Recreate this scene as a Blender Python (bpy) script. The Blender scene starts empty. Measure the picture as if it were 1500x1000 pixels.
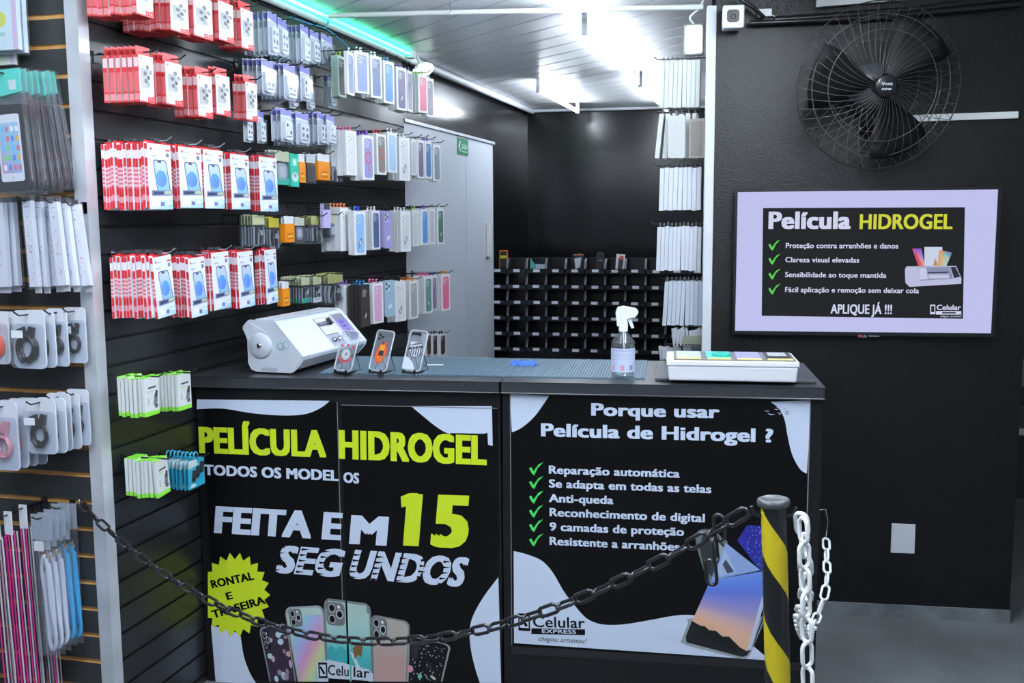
import bpy, math, random
import numpy as np
from mathutils import Matrix, Vector
RND = random.Random(11)
SC = bpy.context.scene
COL = SC.collection
PI = math.pi

# ------------------------------------------------------------------ camera
FPX = 1500.0
CAM = Vector((2.32, 0.0, 1.95))
_y = np.array([390.0, -182.0, FPX]); _y /= np.linalg.norm(_y)
_b = (390 * 80.0 + FPX * FPX) / 182
_d = np.array([80.0, _b, FPX]); _d /= np.linalg.norm(_d)
_u = -_d
_x = np.cross(_y, _u)
ROT = np.stack([_x, _y, _u])
cam_data = bpy.data.cameras.new('camera')
cam_data.sensor_width = 36.0
cam_data.lens = 36.0
cam = bpy.data.objects.new('camera', cam_data)
COL.objects.link(cam)
mw = Matrix.Identity(4)
for r in range(3):
    mw[r][0] = ROT[r][0]; mw[r][1] = -ROT[r][1]; mw[r][2] = -ROT[r][2]
    mw[r][3] = CAM[r]
cam.matrix_world = mw
SC.camera = cam

# ------------------------------------------------------------------ world, exposure, added ceiling tubes
vs = SC.view_settings
vs.view_transform = 'Standard'; vs.look = 'None'; vs.gamma = 1.0; vs.exposure = 0.03
try:
    vs.use_curve_mapping = False
except Exception:
    pass
world = bpy.data.worlds.new('world'); SC.world = world; world.use_nodes = True
bg = world.node_tree.nodes['Background']
bg.inputs[0].default_value = (0.72, 0.84, 1.0, 1); bg.inputs[1].default_value = 0.26

UNSEEN_TUBES = [(1.33, 0.2, 2.6), (3.1, 0.2, 2.6), (2.5, 2.7, 4.4), (0.35, 0.2, 2.4)]     # out-of-view ceiling tubes added to light the counter front and goods
UNSEEN_STRENGTH = 165.0
TUBE_STRENGTH = 60.0

# ------------------------------------------------------------------ pixel-measured rays to real planes
def ray(px, py):
    v = ROT @ np.array([px - 750.0, py - 500.0, FPX]); return Vector(v)
def on_plane(px, py, p0, n):
    r = ray(px, py); p0 = Vector(p0); n = Vector(n)
    return CAM + r * ((p0 - CAM).dot(n) / r.dot(n))
def onX(px, py, X): return on_plane(px, py, (X, 0, 0), (1, 0, 0))
def onY(px, py, Y): return on_plane(px, py, (0, Y, 0), (0, 1, 0))
def onZ(px, py, Z): return on_plane(px, py, (0, 0, Z), (0, 0, 1))

# ------------------------------------------------------------------ materials
def lin(h):
    if not isinstance(h, str): return tuple(h)
    h = h.lstrip('#'); out = []
    for i in (0, 2, 4):
        c = int(h[i:i+2], 16) / 255.0
        out.append(c / 12.92 if c <= 0.04045 else ((c + 0.055) / 1.055) ** 2.4)
    return tuple(out)
MATS = {}
def mat(name, col='#ffffff', rough=0.5, metal=0.0, emit=None, strength=0.0, spec=0.5, coat=0.0):
    m = bpy.data.materials.new(name); m.use_nodes = True
    b = m.node_tree.nodes['Principled BSDF']
    b.inputs['Base Color'].default_value = (*lin(col), 1)
    b.inputs['Roughness'].default_value = rough
    b.inputs['Metallic'].default_value = metal
    b.inputs['Specular IOR Level'].default_value = spec
    b.inputs['Coat Weight'].default_value = coat
    if emit:
        b.inputs['Emission Color'].default_value = (*lin(emit), 1)
        b.inputs['Emission Strength'].default_value = strength
    MATS[name] = m
    return m
def bump(name, scale=200.0, strength=0.2, dist=0.002, detail=3.0):
    nt = MATS[name].node_tree; b = nt.nodes['Principled BSDF']
    tc = nt.nodes.new('ShaderNodeTexCoord'); no = nt.nodes.new('ShaderNodeTexNoise')
    no.inputs['Scale'].default_value = scale; no.inputs['Detail'].default_value = detail
    bp = nt.nodes.new('ShaderNodeBump'); bp.inputs['Strength'].default_value = strength; bp.inputs['Distance'].default_value = dist
    nt.links.new(tc.outputs['Object'], no.inputs['Vector']); nt.links.new(no.outputs['Fac'], bp.inputs['Height'])
    nt.links.new(bp.outputs['Normal'], b.inputs['Normal'])
def mottle(name, c1, c2, scale=3.0, detail=6.0):
    nt = MATS[name].node_tree; b = nt.nodes['Principled BSDF']
    tc = nt.nodes.new('ShaderNodeTexCoord'); no = nt.nodes.new('ShaderNodeTexNoise')
    no.inputs['Scale'].default_value = scale; no.inputs['Detail'].default_value = detail
    rp = nt.nodes.new('ShaderNodeValToRGB')
    rp.color_ramp.elements[0].position = 0.35; rp.color_ramp.elements[1].position = 0.68
    rp.color_ramp.elements[0].color = (*lin(c1), 1); rp.color_ramp.elements[1].color = (*lin(c2), 1)
    nt.links.new(tc.outputs['Object'], no.inputs['Vector']); nt.links.new(no.outputs['Fac'], rp.inputs['Fac'])
    nt.links.new(rp.outputs['Color'], b.inputs['Base Color'])
def by_colour(name, rough=0.4, emit=0.0, coat=0.0, spec=0.5):
    m = mat(name, '#ffffff', rough, coat=coat, spec=spec)
    nt = m.node_tree; b = nt.nodes['Principled BSDF']
    a = nt.nodes.new('ShaderNodeAttribute'); a.attribute_name = 'col'
    if emit:
        b.inputs['Base Color'].default_value = (0.005, 0.005, 0.006, 1)
        nt.links.new(a.outputs['Color'], b.inputs['Emission Color']); b.inputs['Emission Strength'].default_value = emit
    else:
        nt.links.new(a.outputs['Color'], b.inputs['Base Color'])
def clear(name, tint=(0.95, 0.97, 1.0), milky=0.08, gloss=0.12, rough=0.12):
    m = bpy.data.materials.new(name); m.use_nodes = True; nt = m.node_tree
    nt.nodes.clear()
    out = nt.nodes.new('ShaderNodeOutputMaterial')
    tr = nt.nodes.new('ShaderNodeBsdfTransparent'); tr.inputs[0].default_value = (*tint, 1)
    df = nt.nodes.new('ShaderNodeBsdfDiffuse'); df.inputs[0].default_value = (0.85, 0.88, 0.92, 1)
    gl = nt.nodes.new('ShaderNodeBsdfGlossy'); gl.inputs['Roughness'].default_value = rough
    m1 = nt.nodes.new('ShaderNodeMixShader'); m1.inputs[0].default_value = milky
    m2 = nt.nodes.new('ShaderNodeMixShader'); m2.inputs[0].default_value = gloss
    nt.links.new(tr.outputs[0], m1.inputs[1]); nt.links.new(df.outputs[0], m1.inputs[2])
    nt.links.new(m1.outputs[0], m2.inputs[1]); nt.links.new(gl.outputs[0], m2.inputs[2])
    nt.links.new(m2.outputs[0], out.inputs[0])
    MATS[name] = m

by_colour('print', 0.38)
by_colour('matt_print', 0.6)
by_colour('poster_print', 0.3, spec=0.22)
by_colour('screen', 0.1, emit=0.86)
clear('clear_film', milky=0.035, gloss=0.09)
clear('clear_case', tint=(0.88, 0.91, 0.95), milky=0.1, gloss=0.04, rough=0.3)
clear('clear_bottle', tint=(0.93, 0.96, 0.98), milky=0.05, gloss=0.14, rough=0.05)
clear('milky_film', milky=0.4, gloss=0.1, rough=0.2)
mat('black_slat', '#1c1d1f', 0.3); bump('black_slat', 90, 0.05)
mat('groove_black', '#0c0d0e', 0.4)
mat('grey_slat', '#2a2d2d', 0.45)
mat('groove_wood', '#b98f55', 0.6); mottle('groove_wood', '#a67c45', '#c79d62', 14)
mat('aluminium', '#c4c8d0', 0.34, 0.35); mottle('aluminium', '#bcc1c8', '#d6dae0', 5)
mat('white_paint', '#d9dde3', 0.45)
mat('black_wall', '#0d0e10', 0.17); bump('black_wall', 60, 0.12, 0.003)
mat('rough_black_wall', '#08080a', 0.31, spec=0.4); bump('rough_black_wall', 170, 0.55, 0.004, 4)
mat('partition_grey', '#bcc3cd', 0.42)
mat('skirting', '#7d8286', 0.5); mottle('skirting', '#5c6062', '#868b90', 7)
mat('floor_grey', '#6a6e70', 0.42); mottle('floor_grey', '#5b5f60', '#74787a', 2.2); bump('floor_grey', 40, 0.06)
mat('black_board', '#121315', 0.35, spec=0.3); bump('black_board', 120, 0.04)
mat('worktop', '#2c2e31', 0.28); bump('worktop', 160, 0.03)
mat('black_plastic', '#121315', 0.35)
mat('black_satin', '#17181a', 0.28)
mat('dark_grey', '#3b3d40', 0.4)
mat('mid_grey', '#77797c', 0.4)
mat('chrome', '#d0d4d8', 0.18, 1.0)
mat('white_plastic', '#e6e9ee', 0.3)
mat('machine_white', '#c5ccd6', 0.33)
mat('ivory', '#d8dcda', 0.4)
mat('tube_glow', '#ffffff', 0.3, emit='#e9f3ff', strength=TUBE_STRENGTH)
mat('unseen_glow', '#ffffff', 0.3, emit='#e9f3ff', strength=UNSEEN_STRENGTH)
mat('oval_glow', '#ffffff', 0.3, emit='#e6fff4', strength=1.3)
mat('flood_glow', '#ffffff', 0.3, emit='#e6fff4', strength=5.0)
mat('green_glow', '#ffffff', 0.3, emit=(0.03, 1.0, 0.45), strength=4.0)
mat('mat_blue', '#4a606e', 0.5); bump('mat_blue', 90, 0.05)
mat('blue_cloth', '#2f63d2', 0.6)
mat('bin_black', '#15161a', 0.28)
mat('bin_edge_shine', '#62626c', 0.3)  # shine along the black bins' side edges, painted in as lighter grey
mat('wire_grey', '#4c4c49', 0.35, 0.5)
mat('blade_black', '#0b0b0c', 0.6, spec=0.2)
mat('chain_black', '#1c1c20', 0.3)
mat('chain_white', '#e2e5e6', 0.4)
mat('cable_blue', '#2d7fc0', 0.4)
mat('yellow_tape', '#bfae1c', 0.4)
mat('cyan_cord', '#33b4e6', 0.35)
mat('cord_white', '#d8d8e2', 0.45)
# the ceiling: white boards running diagonally
m = mat('ceiling_boards', '#d4d8de', 0.3)
nt = m.node_tree; b = nt.nodes['Principled BSDF']
tc = nt.nodes.new('ShaderNodeTexCoord'); mp = nt.nodes.new('ShaderNodeMapping'); mp.inputs['Rotation'].default_value = (0, 0, math.radians(-49))
sp = nt.nodes.new('ShaderNodeSeparateXYZ')
md = nt.nodes.new('ShaderNodeMath'); md.operation = 'MULTIPLY'; md.inputs[1].default_value = 1 / 0.2
fr = nt.nodes.new('ShaderNodeMath'); fr.operation = 'FRACT'
rp = nt.nodes.new('ShaderNodeValToRGB')
rp.color_ramp.elements[0].position = 0.0; rp.color_ramp.elements[0].color = (0.22, 0.23, 0.25, 1)
rp.color_ramp.elements[1].position = 0.05; rp.color_ramp.elements[1].color = (0.86, 0.88, 0.90, 1)
rb = nt.nodes.new('ShaderNodeValToRGB')
rb.color_ramp.elements[0].position = 0.0; rb.color_ramp.elements[0].color = (0, 0, 0, 1)
rb.color_ramp.elements[1].position = 0.12; rb.color_ramp.elements[1].color = (1, 1, 1, 1)
bp = nt.nodes.new('ShaderNodeBump'); bp.inputs['Strength'].default_value = 0.5; bp.inputs['Distance'].default_value = 0.01
L = nt.links.new
L(tc.outputs['Object'], mp.inputs['Vector']); L(mp.outputs['Vector'], sp.inputs[0]); L(sp.outputs['X'], md.inputs[0])
L(md.outputs[0], fr.inputs[0]); L(fr.outputs[0], rp.inputs[0]); L(fr.outputs[0], rb.inputs[0])
L(rp.outputs['Color'], b.inputs['Base Color']); L(rb.outputs['Color'], bp.inputs['Height']); L(bp.outputs['Normal'], b.inputs['Normal'])

# ------------------------------------------------------------------ text outlines
_TXT = {}
def text_geo(s, bold=0.0):
    k = (s, bold)
    if k in _TXT: return _TXT[k]
    cu = bpy.data.curves.new('tmp', 'FONT'); cu.body = s; cu.size = 1.0; cu.space_character = 1.0 + max(0, bold) * 0.9; cu.resolution_u = 3
    o = bpy.data.objects.new('tmp', cu); COL.objects.link(o)
    bpy.context.view_layer.update()
    me = bpy.data.meshes.new_from_object(o.evaluated_get(bpy.context.evaluated_depsgraph_get()))
    v = [(p.co.x, p.co.y) for p in me.vertices]; f = [list(p.vertices) for p in me.polygons]
    bpy.data.objects.remove(o); bpy.data.meshes.remove(me); bpy.data.curves.remove(cu)
    x0 = min(p[0] for p in v); x1 = max(p[0] for p in v)
    _TXT[k] = ([(p[0] - x0, p[1]) for p in v], f, x1 - x0)
    return _TXT[k]
_g = text_geo('H')
CAP = max(p[1] for p in _g[0])

# ------------------------------------------------------------------ mesh builder
class MB:
    def __init__(s): s.v = []; s.f = []; s.mi = []; s.c = []; s.sm = []; s.mats = []
    def add(s, vs_, fs, m='print', col='#ffffff', T=None, smooth=False):
        if m not in s.mats: s.mats.append(m)
        i = s.mats.index(m); o = len(s.v)
        s.v += [(T @ Vector(p)) if T else Vector(p) for p in vs_]
        per = isinstance(col, list)
        cc = [lin(c) for c in col] if per else lin(col)
        for f in fs:
            s.f.append([o + k for k in f]); s.mi.append(i); s.sm.append(smooth)
            s.c.append([cc[k] for k in f] if per else [cc] * len(f))
        return s
    def box(s, x0, x1, y0, y1, z0, z1, m='print', col='#ffffff', T=None):
        return s.add([(x0, y0, z0), (x1, y0, z0), (x1, y1, z0), (x0, y1, z0), (x0, y0, z1), (x1, y0, z1), (x1, y1, z1), (x0, y1, z1)],
                     [(0, 3, 2, 1), (4, 5, 6, 7), (0, 1, 5, 4), (1, 2, 6, 5), (2, 3, 7, 6), (3, 0, 4, 7)], m, col, T)
    def prism(s, pts, y0, y1, m='print', col='#ffffff', T=None):      # pts in (x, z), pushed from y0 to y1
        n = len(pts)
        v = [(p[0], y0, p[1]) for p in pts] + [(p[0], y1, p[1]) for p in pts]
        f = [list(range(n)), list(range(2 * n - 1, n - 1, -1))] + [(i, (i + 1) % n, n + (i + 1) % n, n + i) for i in range(n)]
        return s.add(v, f, m, col, T)
    def slab(s, pts, z0, z1, m='print', col='#ffffff', T=None):       # pts in (x, y)
        n = len(pts)
        v = [(p[0], p[1], z0) for p in pts] + [(p[0], p[1], z1) for p in pts]
        f = [list(range(n)), list(range(2 * n - 1, n - 1, -1))] + [(i, (i + 1) % n, n + (i + 1) % n, n + i) for i in range(n)]
        return s.add(v, f, m, col, T)
    def sheet(s, pts, y, m='print', col='#ffffff', T=None):
        return s.add([(p[0], y, p[1]) for p in pts], [list(range(len(pts)))], m, col, T)
    def poly(s, pts, m='print', col='#ffffff'):
        return s.add(pts, [list(range(len(pts)))], m, col)
    def tube(s, path, r, m='print', col='#ffffff', n=8, closed=False, T=None):
        P = [Vector(p) for p in path]; N = len(P); rings = []
        up = Vector((0, 0, 1)); prev = None
        for i in range(N):
            a = P[(i - 1) % N] if (closed or i) else P[0]
            c = P[(i + 1) % N] if (closed or i < N - 1) else P[-1]
            t = (c - a).normalized()
            if prev is None:
                h = up if abs(t.z) < 0.95 else Vector((1, 0, 0))
                u = t.cross(h).normalized()
            else:
                u = (prev - t * prev.dot(t)); u = u.normalized() if u.length > 1e-6 else prev
            prev = u; w = t.cross(u)
            rr = r[i] if isinstance(r, (list, tuple)) else r
            rings.append([P[i] + u * (rr * math.cos(2 * PI * k / n)) + w * (rr * math.sin(2 * PI * k / n)) for k in range(n)])
        v = [p for q in rings for p in q]; f = []
        for i in range(N if closed else N - 1):
            j = (i + 1) % N
            for k in range(n):
                f.append((i * n + k, i * n + (k + 1) % n, j * n + (k + 1) % n, j * n + k))
        s.add(v, f, m, col, T, True)
        if not closed:
            s.add(rings[0], [list(range(n))], m, col, T); s.add(rings[-1], [list(range(n))], m, col, T)
        return s
    def lathe(s, prof, m='print', col='#ffffff', n=20, T=None):       # prof in (r, z)
        v = []; f = []
        for (r, z) in prof:
            v += [(r * math.cos(2 * PI * k / n), r * math.sin(2 * PI * k / n), z) for k in range(n)]
        for i in range(len(prof) - 1):
            for k in range(n):
                f.append((i * n + k, i * n + (k + 1) % n, (i + 1) * n + (k + 1) % n, (i + 1) * n + k))
        s.add(v, f, m, col, T, True)
        if prof[0][0] > 1e-5: s.add(v[:n], [list(range(n))], m, col, T)
        if prof[-1][0] > 1e-5: s.add(v[-n:], [list(range(n))], m, col, T)
        return s
    def text(s, t, O, U, V, m='print', col='#ffffff', bold=0.0, shear=0.0, off=None):
        v, f, w = text_geo(t, bold); O = Vector(O); U = Vector(U); V = Vector(V)
        W = V + U.normalized() * (shear * V.length)
        nrm = U.cross(V).normalized(); nrm = nrm if nrm.dot(CAM - O) > 0 else -nrm
        b_ = max(bold, 0.0); wt = w + 2 * b_; hs = (CAP - 0.0) / (CAP + 2 * b_)
        steps = [(0, 0)] if b_ == 0 else [(i_, j_) for i_ in (-1, 0, 1) for j_ in (-1, 0, 1)]
        for q, (dx, dy) in enumerate(steps):
            s.add([O + U * ((p[0] + b_ + dx * b_) / wt) + W * ((p[1] + b_ + dy * 0.45 * b_) * hs / CAP) + nrm * (0.000018 * q) for p in v], f, m, col)
        return s
    def build(s, name, parent=None, loc=None, rotz=0.0, bevel=0.0):
        me = bpy.data.meshes.new(name)
        vv = s.v
        if loc == 'base':
            lo = Vector([min(p[i] for p in vv) for i in range(3)]); hi = Vector([max(p[i] for p in vv) for i in range(3)])
            loc = Vector(((lo.x + hi.x) / 2, (lo.y + hi.y) / 2, lo.z)); vv = [p - loc for p in vv]
        elif parent is not None and loc is None:
            k = WM.get(parent.name)
            if k is not None: vv = [k @ p for p in vv]
        used = sorted({k for q in s.f for k in q}); rm = {k: i for i, k in enumerate(used)}
        me.from_pydata([tuple(vv[k]) for k in used], [], [[rm[k] for k in q] for q in s.f])
        for mn in s.mats: me.materials.append(MATS[mn])
        me.polygons.foreach_set('material_index', s.mi)
        me.polygons.foreach_set('use_smooth', s.sm)
        if any(mn in ('print', 'matt_print', 'poster_print', 'screen') for mn in s.mats):
            ca = me.color_attributes.new('col', 'FLOAT_COLOR', 'CORNER')
            ca.data.foreach_set('color', [x for fc in s.c for cc in fc for x in (*cc, 1.0)])
        me.update()
        o = bpy.data.objects.new(name, me); COL.objects.link(o)
        if parent is not None:
            o.parent = parent
            if loc is None and parent.name in WM: WM[o.name] = WM[parent.name]
        if loc is not None: o.location = loc
        o.rotation_euler = (0, 0, rotz)
        if bevel:
            bv = o.modifiers.new('edge', 'BEVEL'); bv.width = bevel; bv.segments = 2; bv.limit_method = 'ANGLE'; bv.angle_limit = math.radians(40)
        return o
WM = {}          # world-to-local matrices of the Empties whose parts are measured in room coordinates
def tag(o, label, cat, group=None):
    o['label'] = label; o['category'] = cat
    if group: o['group'] = group
    return o
def empty(name, label, cat, loc=(0, 0, 0), rotz=0.0, group=None):
    o = bpy.data.objects.new(name, None); COL.objects.link(o); o.location = loc; o.rotation_euler = (0, 0, rotz)
    o.empty_display_size = 0.05
    WM[o.name] = (Matrix.Translation(Vector(loc)) @ Matrix.Rotation(rotz, 4, 'Z')).inverted()
    return tag(o, label, cat, group)
def struct(mb, name, parent=None, loc=None):
    o = mb.build(name, parent, loc)
    if parent is None: o['kind'] = 'structure'
    return o
def rrect(x0, x1, z0, z1, r, n=4):
    pts = []
    for (cx, cz, a0) in ((x1 - r, z1 - r, 0), (x0 + r, z1 - r, 90), (x0 + r, z0 + r, 180), (x1 - r, z0 + r, 270)):
        for k in range(n + 1):
            a = math.radians(a0 + 90 * k / n); pts.append((cx + r * math.cos(a), cz + r * math.sin(a)))
    return pts
def circ(cx, cz, r, n=14, rz=None):
    return [(cx + r * math.cos(2 * PI * k / n), cz + (rz or r) * math.sin(2 * PI * k / n)) for k in range(n)]
def rot2(pts, deg, cx=0, cz=0):
    a = math.radians(deg); c, s_ = math.cos(a), math.sin(a)
    return [(cx + (x - cx) * c - (z - cz) * s_, cz + (x - cx) * s_ + (z - cz) * c) for x, z in pts]
def smooth_path(pts, n=6, closed=False):
    out = []; N = len(pts); P = [Vector(p) for p in pts]
    for i in range(N if closed else N - 1):
        p0 = P[(i - 1) % N] if (closed or i > 0) else P[0]; p1 = P[i]; p2 = P[(i + 1) % N]; p3 = P[(i + 2) % N] if (closed or i < N - 2) else P[-1]
        for k in range(n):
            t = k / n
            out.append(0.5 * ((2 * p1) + (p2 - p0) * t + (2 * p0 - 5 * p1 + 4 * p2 - p3) * t * t + (3 * p1 - p0 - 3 * p2 + p3) * t ** 3))
    if not closed: out.append(P[-1])
    return out
ORD = ['first', 'second', 'third', 'fourth', 'fifth', 'sixth', 'seventh', 'eighth', 'ninth', 'tenth', 'eleventh', 'twelfth']

# ================================================================== the setting
CEIL = 3.00
YAW = math.radians(5.7); CA, SA = math.cos(YAW), math.sin(YAW)
NRM = Vector((SA, -CA, 0))                      # the way the counter and the screen wall face
YC = 3.10                                        # the corner of the slatted wall
struct(MB().box(-2.4, 5.4, -1.2, 10.6, -0.06, 0.0, 'floor_grey'), 'floor')
struct(MB().box(-2.4, 5.4, -1.2, 10.6, CEIL, CEIL + 0.05, 'ceiling_boards'), 'ceiling')

# slatted wall along the left: boards with real grooves 10 cm apart
def slat_profile(z0, z1, first, pitch, gap, depth):
    pts = [(0.0, z0)]; z = first
    while z < z1 - gap:
        if z > z0:
            pts += [(0.0, z), (-depth, z + 0.002), (-depth, z + gap - 0.002), (0.0, z + gap)]
        z += pitch
    pts.append((0.0, z1)); return pts
mb = MB()
Z0S = [2.432 - 0.1 * i for i in range(30)]
G0 = 0.032 - 0.006
prof = slat_profile(0.0, CEIL, G0, 0.1, 0.012, 0.008)
for a, b2 in zip(prof[:-1], prof[1:]):
    deep = a[0] < -0.001 or b2[0] < -0.001
    mb.add([(a[0], YC + 0.005, a[1]), (a[0], 6.25, a[1]), (b2[0], 6.25, b2[1]), (b2[0], YC + 0.005, b2[1])], [(0, 1, 2, 3)], 'groove_black' if deep else 'black_slat')
mb.box(-0.03, -0.0085, YC + 0.005, 6.25, 0, CEIL, 'groove_black')
mb.add([(-0.02, 6.25, 0), (0, 6.25, 0), (0, 6.25, CEIL), (-0.02, 6.25, CEIL)], [(0, 1, 2, 3)], 'black_slat')
struct(mb, 'wall_left')
# slatted panel facing the shop, wood showing in its grooves
mb = MB()
prof = slat_profile(0.0, CEIL, G0 + 0.012, 0.1, 0.016, 0.010)
for a, b2 in zip(prof[:-1], prof[1:]):
    deep = a[0] < -0.001 or b2[0] < -0.001
    mb.add([(-1.6, YC - a[0], a[1]), (-0.005, YC - a[0], a[1]), (-0.005, YC - b2[0], b2[1]), (-1.6, YC - b2[0], b2[1])], [(0, 1, 2, 3)], 'groove_wood' if deep else 'grey_slat')
mb.box(-1.6, -0.031, YC + 0.0105, YC + 0.03, 0, CEIL, 'groove_wood')
struct(mb, 'wall_front_left')
# aluminium corner post
mb = MB()
mb.slab([(-0.047, YC - 0.004), (0.004, YC - 0.004), (0.004, YC + 0.052), (0.0, YC + 0.052), (0.0, YC), (-0.047, YC)], 0, CEIL, 'aluminium')
struct(mb, 'trim_1')
# grey partition beyond the slatted wall, its last leaf a door
struct(MB().box(-0.05, -0.012, 6.255, 7.62, 0, 2.57, 'partition_grey'), 'wall_left_partition')
d = struct(MB().box(-0.05, -0.012, 7.63, 8.40, 0, 2.57, 'partition_grey'), 'door_1')
mb = MB().slab(rrect(-0.012, 0.012, 8.17, 8.26, 0.008), 1.64, 1.92, 'ivory'); mb.build('door_handle', d)
struct(MB().box(-0.05, 0.006, 6.255, 8.41, 2.57, 2.59, 'aluminium'), 'trim_2')
struct(MB().box(-0.16, -0.055, 6.0, 10.2, 0, CEIL, 'black_wall'), 'wall_left_back')
bw = MB().box(-0.4, 3.4, 0, 0.1, 0, CEIL, 'black_wall', T=Matrix.Translation((0, 9.83, 0)) @ Matrix.Rotation(YAW * 0.6, 4, 'Z'))
struct(bw, 'wall_back')
# white moulding pipe in the ceiling corner
struct(MB().tube([(0.03, 3.2, 2.965), (0.0, 9.8, 2.975)], 0.024, 'white_paint', n=10), 'trim_3')
struct(MB().tube([(0.0, 9.79, 2.98), (2.0, 9.9, 2.98)], 0.015, 'white_paint', n=8), 'trim_4')
# wall with the screen
TW = Matrix.Translation((2.563, 5.112, 0)) @ Matrix.Rotation(YAW, 4, 'Z')
WP0 = Vector((2.563, 5.112, 0))
def onW(px, py, off=0.0): return on_plane(px, py, WP0 + NRM * off, NRM)
def wl(p): return TW.inverted() @ Vector(p)
xL = wl(onW(1045, 300)).x; xR = wl(onW(1484, 800)).x
struct(MB().box(xL, xR, 0, 0.12, 0.0, CEIL, 'rough_black_wall', T=TW), 'wall_right')
struct(MB().box(xL - 0.043, xL - 0.001, -0.003, 0.13, 0, CEIL - 0.06, 'white_paint', T=TW), 'trim_5')
struct(MB().box(xL + 0.5, xR, -0.014, -0.001, 0, 0.062, 'skirting', T=TW), 'baseboard_right')
# wall that runs back from the pillar (cases hang on its far face)
IWX = (TW @ Vector((xL - 0.043, 0, 0))).x + 0.012
struct(MB().box(IWX, IWX + 0.04, 5.18, 9.6, 0, CEIL, 'black_wall'), 'wall_inner')
# shop wall far beyond the screen wall
struct(MB().box(3.35, 5.4, 7.6, 7.7, 0, CEIL, 'grey_slat'), 'wall_far_right')

# ================================================================== counter
TCm = Matrix.Translation((0.0, 3.70 - 0.186 * math.tan(YAW), 0)) @ Matrix.Rotation(YAW, 4, 'Z')
CP0 = TCm @ Vector((0, 0.03, 0))
def onC(px, py, off=0.004): return on_plane(px, py, CP0 + NRM * off, NRM)
def cl(p): return TCm.inverted() @ Vector(p)
TOPZ = 1.32
DEP = 0.655
def zdir(): return Vector((0, 0, 1))
def layer(mb, pts, k, col, m='poster_print', base=0.004):
    mb.poly([onC(p[0], p[1], base + 0.0004 * k) for p in pts], m, col)
def ctext(mb, s, pl, pr, cap, k, col, bold=0.02, shear=0.0, base=0.004):
    O = onC(pl[0], pl[1], base + 0.0004 * k); U = onC(pr[0], pr[1], base + 0.0004 * k) - O
    V = onC(pl[0], pl[1] - cap, base + 0.0004 * k) - O
    perp = Vector((0, 0, 1)); V = perp * V.length
    V = V - U.normalized() * V.dot(U.normalized())
    mb.text(s, O, U, V, 'poster_print', col, bold, shear)
def spline2(pts, n=5): return [(p.x, p.y) for p in smooth_path([(a, b3, 0) for a, b3 in pts], n)]

def counter_unit(label, x0, x1, skew):
    root = empty('service_counter', label, 'counter', TCm @ Vector((x0, 0.03, 0)), YAW)
    bx0 = x0 + (0.005 if skew else 0)
    back = 0.085 if skew else 0.0
    mb = MB().slab([(bx0 + (0.005 if skew else 0.0), 0.03), (x1, 0.03), (x1, DEP), (bx0 + back, DEP)], 0.0, TOPZ - 0.045, 'black_board', T=TCm); mb.build('body', root)
    mb = MB().slab([(bx0, 0.0), (x1, 0.0), (x1, DEP + 0.003), (bx0 + back, DEP + 0.003)], TOPZ - 0.045, TOPZ, 'worktop', T=TCm); mb.build('worktop', root, bevel=0.003)
    return root
xm = cl(onC(735, 700)).x
xe = 2.515
c1 = counter_unit('black counter unit against the slatted wall with the two-piece advertising poster', 0.0, xm - 0.004, True)
c2 = counter_unit('black counter unit nearest the screen with the checklist poster', xm + 0.004, xe, False)
WHT = '#c9d4e8'; LIME = '#c6d92b'; BLK = '#060607'
# --- two-piece poster
A0 = cl(onC(288, 585)).x; A1 = cl(onC(499, 760)).x; B0 = cl(onC(504, 760)).x; B1 = cl(onC(730, 760)).x
At = onC(390, 586).z; Bt = onC(600, 594.5).z
def cpt(x, z, off): return TCm @ Vector((x, 0.03 - off, z))
def board(parent, name, x0, x1, zb, zt, th=0.004):
    mb = MB().box(x0, x1, 0.03 - th, 0.0299, zb, zt, 'poster_print', BLK, T=TCm)
    return mb.build(name, parent)
pa = board(c1, 'poster', max(A0, 0.045), A1, 0.02, At); pa['label'] = 'poster piece with lime and white lettering beside the slatted wall'
pb = board(c1, 'poster', B0, B1, 0.02, Bt); pb['label'] = 'poster piece with a big lime 15'
def clipx(mb_pts, x0=None, x1=None): return mb_pts
# white waves
def cr(pts, ox, oy, s_): return [(ox + x / s_, oy + y / s_) for x, y in pts]
def wave(par, pts, col=WHT, k=1):
    mb = MB(); layer(mb, pts, k, col); mb.build('printed_wave', par)
def word(par, *a, streaks=(), **k):
    mb = MB(); ctext(mb, *a, **k)
    for (sx, sy) in streaks:                                          # speed streaks cut into the slanted word
        for q in range(5):
            yy = sy - 3 - q * 8.2; xx = sx + (sy - yy) * 0.24 - 1
            layer(mb, [(xx - 3, yy), (xx - 3, yy - 3.6), (xx + 9, yy - 1.8)], 6, BLK)
    mb.build('lettering', par)
wave(pa, cr([(28, 48), (660, 55)] + spline2([(660, 57), (620, 88), (550, 117), (450, 125), (300, 115), (150, 92), (26, 95)]), 280, 570, 3.26))
wave(pb, cr([(1050, 80), (1436, 80), (1440, 270)] + spline2([(1440, 270), (1395, 258), (1240, 215), (1180, 185), (1110, 130), (1050, 80)]), 280, 570, 3.26))
wave(pb, [(714, 633.5), (709, 635), (660, 634), (658, 640), (660, 686), (717, 686)], BLK, 2)
wave2 = [(729.6, 845.6), (709, 873), (693, 901.6), (688, 924), (689.6, 949.6), (696, 978.4), (703, 1000)]
wave(pb, spline2(wave2) + [(734, 1000), (730, 845)])
wave(pa, [(309, 915)] + spline2([(352, 928), (357, 960), (366, 985), (375, 1000)]) + [(316, 1000)])
word(pa, 'PELÍCULA', (292, 665), (478, 671.5), 42, 4, LIME, 0.06)
word(pb, 'HIDROGEL', (496.5, 673.5), (713, 683.2), 46, 4, LIME, 0.06)
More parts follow.
